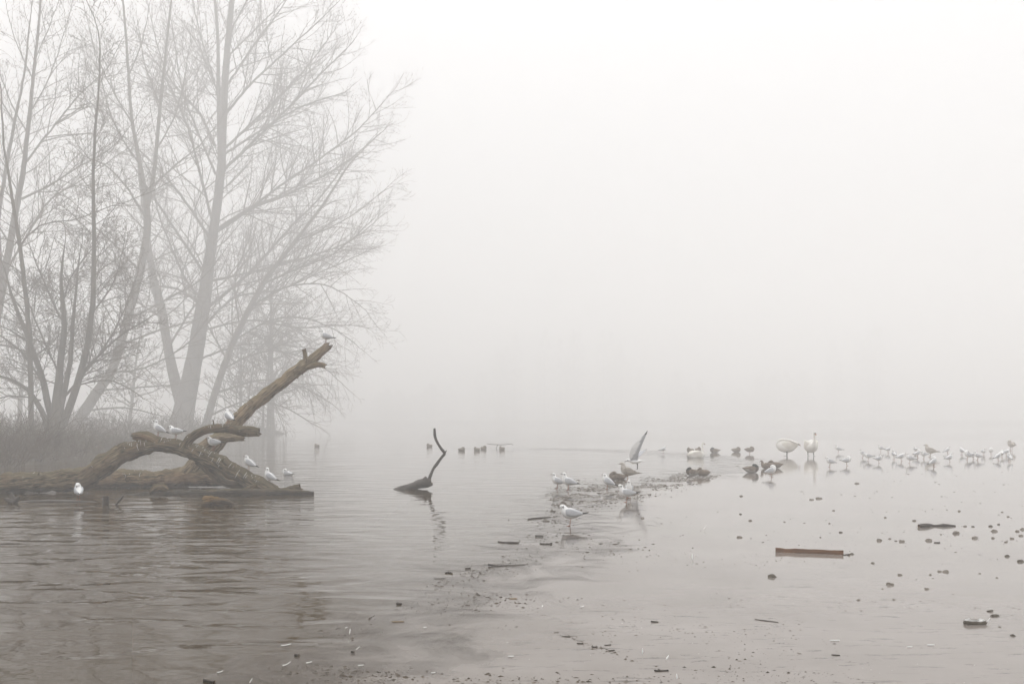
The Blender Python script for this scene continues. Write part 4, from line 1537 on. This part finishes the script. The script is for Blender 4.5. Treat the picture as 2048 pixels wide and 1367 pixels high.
duck_variant('drake', 'tuck', True)
duck_variant('hen', 'tuck', False)
duck_variant('hen_up', 'up', False)
duck_variant('drake_up', 'up', True)
duck_variant('hen_stand', 'tuck', False, True)
DUCKS = [
    (1387, 951, 'drake', 150, .92, 'sleeping drake with pale flanks, left of the touching pair of ducks'),
    (1407, 952, 'hen', 128, .92, 'brown duck on the right of the touching pair'),
    (1502, 945, 'drake', 8, 1.0, 'sleeping drake with head tucked, left of the right-facing hunched gull'),
    (1536, 937, 'hen_up', 165, .95, 'dark duck with its head forward, left in the huddle before the swans'),
    (1550, 936, 'hen', 150, 1.0, 'dark brown sleeping duck at the right of the huddle before the swans'),
    (1236, 958, 'hen', 186, .98, 'brown sleeping duck beside the large mottled young gull'),
    (1381, 905, 'hen', 120, 1.0, 'pale faded duck left behind the sitting swan'),
    (1396, 904, 'hen', 50, 1.0, 'pale faded duck right behind the sitting swan'),
    (1430, 905, 'drake', 178, 1.0, 'faded sleeping duck just right of the sitting swan'),
    (1472, 904, 'hen', 10, 1.0, 'faded duck between the one by the swan and the standing one'),
    (634, 893, 'hen', 140, .9, 'barely visible duck out in the fog below the bank trees'),
    (859, 893, 'hen', 140, .95, 'faint duck swimming behind the tip of the zigzag snag'),
    (923, 901, 'hen', 45, .95, 'faint duck right of the zigzag snag, alone on the water'),
    (954, 901, 'hen', 130, .95, 'faint duck, left of the two close together right of the snag'),
    (967, 898, 'hen', 50, .95, 'faint duck, right of the two close together right of the snag'),
    (1004, 899, 'hen', 125, .95, 'faint duck under the distant floating branch'),
]
for px, py, key, yaw, sc, lb in DUCKS:
    g = gnd(px, py, 0)
    z = ICE_Z - .002 if on_ice(g.x, g.y) else -.035
    place(key, 'duck', (g.x, g.y, z), yaw, sc, lb, 'duck', 'ducks on the pond')
place('hen_stand', 'duck', gnd(1499, 907, ICE_Z) + Vector((0, 0, .07)), 12, 1.0, 'faded duck standing on the ice, nearest left of the preening swan', 'duck', 'ducks on the pond')
rt = empty('floating_branch', gnd(1005, 898), 'faint distant branch lying above the ducks in the fog', 'branch')
add_log(rt, 'branch', [(974, 887, .4), (985, 888, .6), (1003, 889, .8), (1022, 887, .6), (1026, 890, .4)], 46.5, M['wet_wood'], 31, sides=6, step=.12)
add_log(rt, 'side_branch', [(996, 888, .7), (993, 894, .7), (990, 903, .7)], 46.5, M['wet_wood'], 32, sides=6, step=.12)

# swans ---------------------------------------------------------------
SB = [(-.47, 0, .40, .02, .01), (-.40, 0, .395, .07, .06), (-.28, 0, .385, .17, .165), (-.10, 0, .375, .23, .235), (.10, 0, .385, .23, .24), (.26, 0, .415, .17, .195), (.34, 0, .46, .11, .125)]
SW = [(.24, .14, .47, .02, .06), (.12, .205, .46, .03, .13), (-.06, .215, .455, .03, .16), (-.24, .165, .445, .025, .12), (-.40, .07, .44, .015, .06), (-.50, .025, .45, .004, .01)]
SN = {
    'preen': [(.38, .01, .53, .06, .065), (.36, .04, .61, .05, .05), (.25, .10, .665, .046, .046), (.10, .15, .665, .043, .043), (-.08, .20, .635, .041, .041), (-.24, .235, .575, .040, .040), (-.36, .24, .525, .046, .045), (-.43, .225, .485, .034, .034), (-.46, .22, .465, .012, .012)],
    'front': [(.385, 0, .53, .07, .07), (.40, 0, .61, .050, .05), (.395, 0, .70, .042, .042), (.385, 0, .79, .040, .040), (.395, 0, .86, .046, .046), (.44, 0, .875, .045, .042), (.485, 0, .855, .028, .026), (.50, 0, .845, .010, .010)],
    'tall': [(.385, 0, .52, .06, .06), (.40, 0, .60, .044, .044), (.37, 0, .68, .038, .038), (.345, 0, .78, .036, .036), (.35, 0, .88, .037, .037), (.375, 0, .94, .043, .043), (.415, 0, .945, .042, .040), (.455, 0, .92, .026, .025), (.47, 0, .91, .010, .010)],
}
SBILL = {'preen': [(-.445, .222, .474, .030, .026), (-.49, .21, .445, .024, .015), (-.535, .20, .420, .014, .006)], 'front': [(.485, 0, .852, .024, .021), (.53, 0, .825, .024, .014), (.575, 0, .805, .016, .006)], 'tall': [(.455, 0, .918, .022, .02), (.495, 0, .888, .022, .013), (.535, 0, .865, .014, .006)]}


def swan_variant(key, neck, standing):
    def paint(v):
        if neck in ('front', 'tall') and v[0] > (.47 if neck == 'front' else .44) and v[2] > .8:
            return (.03, .028, .026)
        if neck == 'preen' and v[0] < -.415 and v[1] > .17:
            return (.03, .028, .026)
        return (.83, .81, .76)
    parts = [('body', painted('body', SB + SN[neck], M['plumage'], paint, 16), None)]
    for s_ in (1, -1):
        parts.append(('wing', painted('wing', SW if s_ > 0 else mirror(SW), M['swan_white'], None, 12), None))
    parts.append(('bill', painted('bill', SBILL[neck], M['bill_orange'], None, 8), None))
    if standing:
        for s_ in (1, -1):
            parts.append(('leg', leg_mesh('leg', -.02 + .05 * s_ * (neck == 'preen'), .11 * s_, .22, M['leg_black'], .017, .13), None))
    VAR[key] = parts


swan_variant('swan_preen', 'preen', True)
swan_variant('swan_front', 'front', True)
swan_variant('swan_sit', 'tall', False)
place('swan_preen', 'swan', gnd(1573, 911, ICE_Z), 184, .88, 'standing swan bending its neck back to preen', 'swan', 'swans on the pond')
place('swan_front', 'swan', gnd(1622, 912, ICE_Z), 272, .95, 'standing swan facing the camera with raised head', 'swan', 'swans on the pond')
g = gnd(1392, 914)
place('swan_sit', 'swan', (g.x, g.y, -.24), 28, .78, 'swan sitting low with its neck held upright', 'swan', 'swans on the pond')

# ------------------------------------------------------------------ flotsam
# the plank
def box_mesh(name, lx, ly, lz, mat, seed=0, bev=.004):
    rng = random.Random(seed)
    V, F = [], []
    nseg = 14
    for i in range(nseg + 1):
        x = -lx / 2 + lx * i / nseg
        j = rng.uniform(-.004, .004)
        c = [(-ly / 2, -lz / 2 + bev), (-ly / 2, lz / 2 - bev), (-ly / 2 + bev, lz / 2), (ly / 2 - bev, lz / 2), (ly / 2, lz / 2 - bev), (ly / 2, -lz / 2 + bev), (ly / 2 - bev, -lz / 2), (-ly / 2 + bev, -lz / 2)]
        V += [(x, y + j, z + j) for y, z in c]
    for i in range(nseg):
        for k in range(8):
            F.append((i * 8 + k, i * 8 + (k + 1) % 8, (i + 1) * 8 + (k + 1) % 8, (i + 1) * 8 + k))
    F.append(tuple(reversed(range(8))))
    F.append(tuple(nseg * 8 + k for k in range(8)))
    return mesh(name, V, F, [mat], smooth=False)


a, b = gnd(1551, 1103, ICE_Z), gnd(1687, 1108, ICE_Z)
c = (a + b) / 2
pl = obj('plank', box_mesh('plank', (b - a).length, .030, .044, M['plank'], 2), None, c + Vector((0, 0, .017)))
pl.rotation_euler = (math.radians(-6), 0, math.atan2(b.y - a.y, b.x - a.x))
tag(pl, 'straight red-brown plank lying on edge on the ice', 'plank')

rt = empty('driftwood', gnd(1875, 1054, ICE_Z), 'knotty dark driftwood stick with a short side spur', 'driftwood')


def ground_stick(rt, nm, lst, mat, seed, z=ICE_Z, sides=8, rough=.2):
    """(px, py, r_px): lies on the ice"""
    pts, rad = [], []
    for x, y, r in lst:
        g = gnd(x, y, z)
        rr = r * g.y / FPX
        pts.append(g + Vector((0, 0, rr * .8)))
        rad.append(rr)
    inv_ = -rt.location if rt is not None else Vector((0, 0, 0))
    if rt is None:
        cc = (pts[0] + pts[-1]) / 2
        inv_ = -cc
    me, P, R = log_mesh(nm, pts, rad, mat, sides=sides, step=max(.012, (pts[-1] - pts[0]).length / 14), rough=rough, seed=seed, inv=inv_)
    return obj(nm, me, rt, None if rt is not None else -inv_)


ground_stick(rt, 'stick', [(1838, 1054, 3.4), (1850, 1053, 3.6), (1862, 1052, 3.4), (1868, 1052, 2), (1880, 1052, 2.6), (1892, 1052, 2.8), (1911, 1052, 1.4)], M['wet_wood'], 41, rough=.35)
p0 = gnd(1889, 1052, ICE_Z) + Vector((0, 0, .012)) - rt.location
Vv, Ff = tube_arrays([([tuple(p0), tuple(p0 + Vector((-.012, 0, .014))), tuple(p0 + Vector((-.022, 0, .026)))], [.010, .008, .003])], 6)
obj('spur', quads_mesh('spur', Vv, Ff, M['wet_wood']), rt)

STICKS = [
    ([(1056, 1038, 1), (1080, 1036, 1.4), (1102, 1034, .8)], 'stick', 'thin straight stick lying left of the one-legged gull'),
    ([(996, 1083, 1.2), (1010, 1085, 1.3), (1020, 1086, 2.2), (1038, 1086, 1.8)], 'stick', 'thick-ended dark stick on open water left of the ice edge'),
    ([(977, 1130, 2), (992, 1132, 1.6), (1012, 1131, 1.1), (1051, 1129, .7)], 'stick', 'long tapering dark stick at the ice edge'),
    ([(930, 1138, 1.6), (941, 1137, 1.6)], 'stick', 'stubby dark stick just left of the long tapering one'),
    ([(890, 1146, 1.4), (897, 1145, 2), (905, 1147, 1.4)], 'stick', 'thick dark stick at the foot of the snag reflection'),
    ([(868, 1157, .8), (880, 1157, .9), (891, 1157, 1)], 'stick', 'needle-thin dark stick lowest in the snag reflection'),
    ([(1070, 1072, 1.6), (1080, 1072, 1.4), (1087, 1072, 1.4)], 'stick', 'short dark stick just above the crumbs left of the nearest gull'),
    ([(1080, 1087, 1.3), (1092, 1088, 1), (1104, 1087, 1.4)], 'stick', 'thin dark stick below the short one left of the nearest gull'),
    ([(793, 1208, 2.4), (804, 1208, 1.8)], 'stick', 'blunt black stick at the left of the ice edge'),
    ([(739, 1238, 2.4), (743, 1235, 1.2), (749, 1231, 1)], 'stick', 'black peg-shaped stick pointing up right in the open water'),
    ([(783, 1243, 1), (795, 1243, 1.2), (808, 1243, 1.2)], 'stick_tan', 'tan reed stem below the blunt black stick'),
    ([(1019, 1197, 1), (1034, 1197, 1.2)], 'stick_tan', 'short tan reed stem on the plain ice in the middle'),
    ([(1310, 1341, 2.2), (1316, 1342, 1.4), (1330, 1341, 1.5), (1337, 1341, 2.2)], 'stick', 'bone-shaped black stick near the bottom edge'),
    ([(1302, 1243, 1.6), (1317, 1244, 1.2)], 'stick', 'flat dark stick alone right of the crack line'),
    ([(1124, 1272, .8), (1141, 1273, 1)], 'stick', 'thin dark stick at the upper end of the crack line'),
    ([(1154, 1286, 1), (1167, 1287, 1.2)], 'stick', 'dark stick second down the crack line'),
    ([(1183, 1293, 1.2), (1193, 1294, 1)], 'stick', 'dark stick third down the crack line'),
    ([(1209, 1290, .9), (1222, 1289, 1)], 'stick', 'dark stick lying right above the crack line'),
    ([(1217, 1301, 1), (1229, 1300, 1.3)], 'stick', 'dark stick low on the crack line'),
    ([(1510, 1238, .7), (1532, 1241, .9), (1557, 1244, .6)], 'stick', 'long thin twig frozen flat on the ice below the plank'),
    ([(1663, 1309, .9), (1672, 1310, 1.3), (1680, 1310, .8)], 'stick', 'short twig beside the big flat white feather'),
    ([(408, 1361, 2.8), (412, 1363, 3.6), (430, 1365, 3.2)], 'stick', 'thick black stick cut by the bottom edge at the left'),
    ([(1686, 1110, .8), (1694, 1109, 1.2), (1699, 1110, 2)], 'stick', 'small dark stick off the right end of the plank'),
    ([(1868, 1085, 1.1), (1880, 1085, 1.2)], 'stick', 'tiny dark stick below the driftwood, by a lump of ice'),
    ([(590, 1311, 2.4), (598, 1312, 2.6)], 'stick', 'short black stick with white chip among the lower left feathers'),
    ([(702, 1305, 2.4), (709, 1305, 2.4)], 'stick', 'small black block below the curved feather at lower left'),
]
for i, (lst, mat, lb) in enumerate(STICKS):
    o = ground_stick(None, 'stick', lst, M[mat], 50 + i, z=ICE_Z if on_ice(*gnd(lst[0][0], lst[0][1], ICE_Z)[:2]) else 0.0)
    tag(o, lb, 'stick', 'sticks on the ice')


# lumps of ice
def lump_mesh(seed, mat):
    rng = random.Random(seed)
    V, F = [], []
    nr, ns = 5, 9
    off = Vector((seed * 3.1, 0, 0))
    for i in range(nr):
        f = i / (nr - 1)
        for k in range(ns):
            a = 6.283 * k / ns
            rr = .5 * (math.cos(f * 1.35) ** .8) if i < nr - 1 else .12
            v = Vector((math.cos(a) * rr, math.sin(a) * rr * .75, .46 * math.sin(f * 1.5)))
            m = 1 + .45 * noise.noise(v * 2.4 + off) + .2 * noise.noise(v * 6 + off)
            V.append((v.x * m * (1.5 if v.x > 0 else 1), v.y * m, v.z * m - .03))
    for i in range(nr - 1):
        for k in range(ns):
            F.append((i * ns + k, i * ns + (k + 1) % ns, (i + 1) * ns + (k + 1) % ns, (i + 1) * ns + k))
    F.append(tuple((nr - 1) * ns + k for k in range(ns)))
    return mesh('ice_lump', V, F, [mat], smooth=False)


LM = [lump_mesh(s, M['ice_lump']) for s in range(6)] + [lump_mesh(s + 20, M['ice_dark']) for s in range(3)]


def lump(px, py, wpx, k, label, group=None, zf=1.0):
    g = gnd(px, py, ICE_Z)
    s = wpx * 0.82 * g.y / FPX
    o = obj('ice_lump', LM[k % len(LM)], None, g)
    o.scale = (s, s, s * .85 * zf)
    o.rotation_euler = (0, 0, RNG.uniform(-.5, .5) + (3.14 if RNG.random() < .15 else 0))
    return tag(o, label, 'ice', group)


def r5(x, y):
    return 1700 + x / 5.885, 1000 + y / 5.885


def r7(x, y):
    return 1380 + x * .3262, 960 + y * .3262


BIG = [
    (*r5(1250, 390), 15, 'lump of ice just below the right tip of the driftwood'),
    (*r5(1467, 446), 13, 'rounded lump of ice right of and below the driftwood'),
    (*r5(345, 474), 12, 'oval lump of ice midway between plank and driftwood, the left one'),
    (*r5(602, 485), 12, 'oval lump of ice below the left end of the driftwood'),
    (*r5(930, 475), 14, 'angular lump of ice with bright edge below the driftwood'),
    (*r5(1690, 366), 12, 'lump of ice with a spike far right of the driftwood'),
    (*r5(2005, 722), 14, 'dark lump of ice at the right frame edge, level with the plank'),
    (*r5(1845, 660), 11, 'pointed lump of ice left of the dark one at the right edge'),
    (*r5(1128, 842), 12, 'right lump of the twin ice lumps right of the plank'),
    (*r5(1048, 838), 9, 'left lump of the twin ice lumps right of the plank'),
    (*r5(585, 880), 10, 'lump of ice between the plank and the twin lumps'),
    (*r5(2030, 345), 11, 'lump of ice cut by the right frame edge beside the driftwood'),
    (*r7(303, 350), 13, 'flat lump of ice up left of the plank'),
    (*r7(497, 592), 18, 'dark crumbly lump of ice below the left end of the plank'),
    (*r7(1225, 640), 15, 'ring-shaped lump of ice below and right of the plank'),
    (*r7(1450, 667), 10, 'small lump of ice right of the ring-shaped one'),
    (*r7(1032, 734), 8, 'small lump of ice below the plank, left of the ring-shaped one'),
    (*r7(1836, 803), 14, 'dark lump of ice behind the white-topped slab'),
    (*r7(1868, 832), 18, 'pointed dark lump of ice right of the white-topped slab'),
    (*r7(1975, 953), 11, 'dark leaf-like lump of ice at the lower right edge'),
    (*r7(790, 112), 13, 'long grey lump of ice far out above the plank'),
    (*r7(742, 119), 10, 'short grey lump of ice touching the long one above the plank'),
    (*r7(370, 248), 8, 'square grey lump of ice up left of the plank'),
    (*r7(316, 98), 7, 'pale lump of ice below the sleeping drake'),
    (*r7(1024, 20), 11, 'low grey slab of ice far out above the driftwood'),
    (1285, 1036, 8, 'grey lump of ice right of the wing reflection'),
]
for i, (x, y, wp, lb) in enumerate(BIG):
    lump(x, y, wp, (6 + i % 3) if 'dark' in lb else i % 6, lb, None, .7 if 'flat' in lb or 'long' in lb or 'slab' in lb else 1)
SMALL = [r5(*p) + (q,) for p, q in [((415, 204), 6), ((755, 242), 8), ((1285, 128), 7), ((1795, 140), 5), ((1860, 194), 6), ((1350, 308), 7), ((1445, 311), 6), ((1650, 308), 9), ((1745, 285), 6), ((1970, 366), 9), ((2010, 418), 9), ((1683, 446), 8), ((1900, 452), 9), ((1835, 492), 7), ((465, 454), 6), ((538, 479), 5), ((20, 634), 8), ((265, 740), 7), ((947, 878), 6), ((1527, 862), 5), ((1070, 402), 4)]]
SMALL += [r7(*p) + (q,) for p, q in [((578, 255), 5), ((880, 186), 6), ((854, 265), 5), ((922, 320), 7), ((308, 208), 6), ((798, 350), 4), ((990, 452), 8), ((1118, 508), 7), ((1250, 731), 6), ((1180, 665), 5), ((1898, 899), 6), ((1880, 598), 5), ((1474, 578), 5)]]
for i, (x, y, wp) in enumerate(SMALL):
    lump(x, y, wp, i, 'small grey crumb of ice scattered on the sheet around plank and driftwood', 'small crumbs of ice')

# the white-topped slab
g = gnd(1950, 1247, ICE_Z)
rt = empty('ice_slab', g, 'oblong slab of clear ice with a white rim and upright splinter, lower right', 'ice')
sl = []
V, F = [], []
ns = 16
for k in range(ns):
    a = 6.283 * k / ns
    x = .072 * (abs(math.cos(a)) ** .95) * (1 if math.cos(a) > 0 else -1)
    y = .030 * (abs(math.sin(a)) ** .95) * (1 if math.sin(a) > 0 else -1)
    j = 1 + .55 * noise.noise(Vector((x * 38, y * 70, 2)))
    zt = .020 + .016 * noise.noise(Vector((x * 30, y * 40, 7)))
    V += [(x * j * .93, y * j * .9, -.003), (x * j, y * j, zt * .5), (x * j * .93, y * j * .9, zt)]
for k in range(ns):
    q = (k + 1) % ns
    F += [(3 * k, 3 * q, 3 * q + 1, 3 * k + 1), (3 * k + 1, 3 * q + 1, 3 * q + 2, 3 * k + 2)]
F.append(tuple(3 * k + 2 for k in range(ns)))
obj('slab', mesh('slab', V, F, [M['ice_dark']], smooth=False), rt)
V, F = [], []
for k in range(ns):
    a = 6.283 * k / ns
    x = .070 * (abs(math.cos(a)) ** .95) * (1 if math.cos(a) > 0 else -1)
    y = .029 * (abs(math.sin(a)) ** .95) * (1 if math.sin(a) > 0 else -1)
    j = 1 + .55 * noise.noise(Vector((x * 38, y * 70, 2)))
    zt = .020 + .016 * noise.noise(Vector((x * 30, y * 40, 7)))
    hgt = zt + .004 + .006 * abs(noise.noise(Vector((x * 60, y * 60, 5))))
    V += [(x * j * .9, y * j * .85, zt - .002), (x * j * .88, y * j * .8, hgt), (x * .5, y * .4, hgt - .002)]
for k in range(ns):
    q = (k + 1) % ns
    F += [(3 * k, 3 * q, 3 * q + 1, 3 * k + 1), (3 * k + 1, 3 * q + 1, 3 * q + 2, 3 * k + 2)]
F.append(tuple(3 * k + 2 for k in range(ns)))
obj('white_rim', mesh('white_rim', V, F, [M['ice_white']], smooth=False), rt)
Vv, Ff = loft([(.076, 0, .012, .005, .004), (.086, 0, .022, .006, .003), (.096, 0, .040, .002, .001)], 6, 2)
obj('splinter', mesh('splinter', Vv, Ff, [M['ice_white']]), rt)


# feathers
def feather(px, py, lpx, ang, lift, curl, label, seed):
    """ang: direction on the ice in degrees, lift: how far the tip stands up (0 flat .. 1 upright)"""
    g = gnd(px, py, ICE_Z if on_ice(*gnd(px, py)[:2]) else 0.0)
    L = lpx * g.y / FPX
    rng = random.Random(seed)
    d = Vector((math.cos(math.radians(ang)), math.sin(math.radians(ang)), 0))
    sd_ = Vector((-d.y, d.x, 0))
    V, F = [], []
    n = 6
    for i in range(n):
        t = i / (n - 1)
        c = d * (t * L * (1 - lift * .8)) + Vector((0, 0, .003 + L * (lift * t + curl * t * t)))
        wd = L * .14 * math.sin(math.pi * (.12 + .8 * t)) * rng.uniform(.8, 1.2)
        V += [c - sd_ * wd + Vector((0, 0, .001)), c + Vector((0, 0, .0035)), c + sd_ * wd + Vector((0, 0, .001)), c - Vector((0, 0, .001))]
    for i in range(n - 1):
        for k in range(4):
            F.append((4 * i + k, 4 * i + (k + 1) % 4, 4 * i + 4 + (k + 1) % 4, 4 * i + 4 + k))
    F += [(3, 2, 1, 0), tuple(4 * (n - 1) + k for k in range(4))]
    o = obj('feather', mesh('feather', V, F, [M['feather']]), None, g)
    tag(o, label, 'feather', 'feathers on the ice')


FE = [
    (565, 1331, 16, 5, 0, .45, 'curled white feather, largest of those at lower left'),
    (612, 1326, 13, 0, .1, .1, 'small white feather right of the large curled one'),
    (699, 1268, 11, 70, .9, 0, 'white feather standing upright at the lower left ice edge'),
    (712, 1299, 10, 20, .3, .3, 'white feather with lifted tip below the upright one'),
    (562, 1291, 20, 3, 0, .15, 'straight thin white feather on the water at lower left'),
    (434, 1345, 13, -10, 0, .3, 'white feather on the dark trunk reflection at lower left'),
    (499, 1366, 12, 40, .6, .1, 'white feather raised at the bottom edge, lower left'),
    (716, 1331, 12, 5, 0, .05, 'flat white feather near the bottom, right of the curled ones'),
    (1016, 1313, 12, 2, 0, .02, 'flat white feather alone on the smooth ice, bottom middle'),
    (862, 1346, 9, 0, 0, .1, 'tiny white feather near the bottom left of the middle'),
    (1285, 1307, 10, 80, .9, 0, 'white feather standing upright by the crack line'),
    (1332, 1320, 14, 35, .6, 0, 'slanting white feather right of the upright one'),
    (1354, 1358, 11, 90, .8, 0, 'white feather upright at the bottom edge, right of the bone-shaped stick'),
    (1385, 1118, 11, 90, .9, 0, 'white feather standing upright between the nearest gull and the plank'),
    (1406, 1059, 11, 10, .5, .2, 'ruffled white feather tuft far behind the upright one'),
    (1660, 1281, 19, 2, 0, .01, 'largest flat white feather on the right-hand ice'),
    (1814, 1294, 11, 4, 0, .02, 'small flat white feather left of the white fleck below the slab'),
    (1854, 1290, 15, 1, 0, .01, 'bright flat white fleck of feather below the white-topped slab'),
    (1084, 1214, 6, 60, .5, .1, 'tiny white feather above the crack line'),
    (1160, 1214, 9, 10, .1, .1, 'small white feather right of the tiny one above the crack line'),
    (690, 1256, 6, 0, .2, .1, 'tiny white feather at the left of the crumbs by the upright one'),
    (846, 1255, 8, 0, .0, .1, 'small white feather on the ice below the tan reed stem'),
]
for i, f in enumerate(FE):
    feather(*f, i)

# crumbs: leaf litter and slush, too many to count
rng = random.Random(77)
CH = {'speck': ([], []), 'slush': ([], [])}


def chip(kind, g, s, flat):
    V, F = CH[kind]
    i = len(V)
    a0 = rng.uniform(0, 6.28)
    el = rng.uniform(.9, 3.2)
    n = 5
    for k in range(n):
        a = a0 + 6.283 * k / n
        V.append((g.x + math.cos(a) * s * el * rng.uniform(.7, 1.2), g.y + math.sin(a) * s * rng.uniform(.7, 1.2), g.z - .002))
    V.append((g.x + rng.uniform(-.2, .2) * s, g.y, g.z + s * flat))
    F += [(i + k, i + (k + 1) % n, i + n) for k in range(n)]


def z_at(px, py):
    q = gnd(px, py, ICE_Z)
    return q if on_ice(q.x, q.y) else gnd(px, py, 0)


# slush field round the middle gulls
for k in range(17000):
    t = rng.random() ** 1.25
    cx = 1112 + 310 * t
    cy_ = 996 - 46 * t
    hw = 24 * (1 - t) ** .6 + 4
    px = cx + rng.gauss(0, 12)
    py = cy_ + rng.gauss(0, .45) * hw + (8 * math.exp(-((t - .45) / .2) ** 2))
    if py < 935 or noise.noise(Vector((px * .035, py * .16, 3))) + .35 * noise.noise(Vector((px * .12, py * .5, 8))) < -.04:
        continue
    q = z_at(px, py)
    chip('slush' if rng.random() < .45 else 'speck', q, rng.uniform(.004, .012) * rng.choice([1, 1, 1, 1.7]), rng.uniform(.2, .8))
# the string of crumbs along the ice edge
for (x0, y0, x1, y1, nn, sp, sy) in [(1100, 1055, 1060, 1095, 60, 30, 12), (1130, 1030, 1085, 1045, 160, 25, 6), (1140, 1075, 1240, 1110, 260, 60, 12), (1040, 1120, 930, 1160, 170, 22, 8), (920, 1150, 870, 1180, 45, 25, 6), (1000, 1200, 860, 1235, 60, 60, 8), (960, 1190, 1060, 1206, 110, 30, 5),
                                   (1110, 1262, 1270, 1322, 130, 8, 3), (700, 1255, 660, 1275, 50, 25, 8), (680, 1352, 1250, 1366, 420, 70, 9), (1380, 1330, 1640, 1360, 110, 60, 12), (600, 1335, 780, 1362, 130, 50, 10)]:
    for k in range(nn):
        t = rng.random()
        px, py = x0 + (x1 - x0) * t + rng.gauss(0, sp), y0 + (y1 - y0) * t + rng.gauss(0, sy)
        if py < 900 or py > 1420:
            continue
        q = z_at(px, py)
        chip('speck', q, rng.choice([.002, .003, .0035, .005, .008]) * max(1, q.y / 9) * rng.uniform(.7, 1.3), rng.uniform(.2, .8))
# scattered over the whole sheet
for k in range(10500):
    px, py = rng.uniform(700, 2090), 925 + 450 * rng.random() ** .8
    q = gnd(px, py, ICE_Z)
    if not on_ice(q.x, q.y) or noise.noise(Vector((q.x * .55, q.y * .8, 0))) + .6 * noise.noise(Vector((q.x * 2.5, q.y * 2.5, 4))) < .03 + .25 * rng.random():
        continue
    chip('speck', q, rng.choice([.002, .0025, .003, .004, .005, .008]) * max(1, q.y / 9), rng.uniform(.1, .5))
for k in range(240):
    px, py = rng.uniform(500, 2060), 960 + 410 * rng.random()
    q = z_at(px, py)
    chip('slush', q, rng.choice([.003, .004, .006]) * max(1, q.y / 11), .3)
M['slush'] = glassy('slush', (0.42, 0.40, 0.37), .35, 0.0)
o = obj('leaf_crumbs', mesh('leaf_crumbs', *CH['speck'], [M['speck']], smooth=False))
tag(o, 'dark leaf crumbs and specks strewn over the ice', 'debris', None, 'stuff')
o = obj('slush', mesh('slush', *CH['slush'], [M['slush']], smooth=False))
tag(o, 'grey slush crumbs at the ragged ice edge round the gulls', 'slush', None, 'stuff')
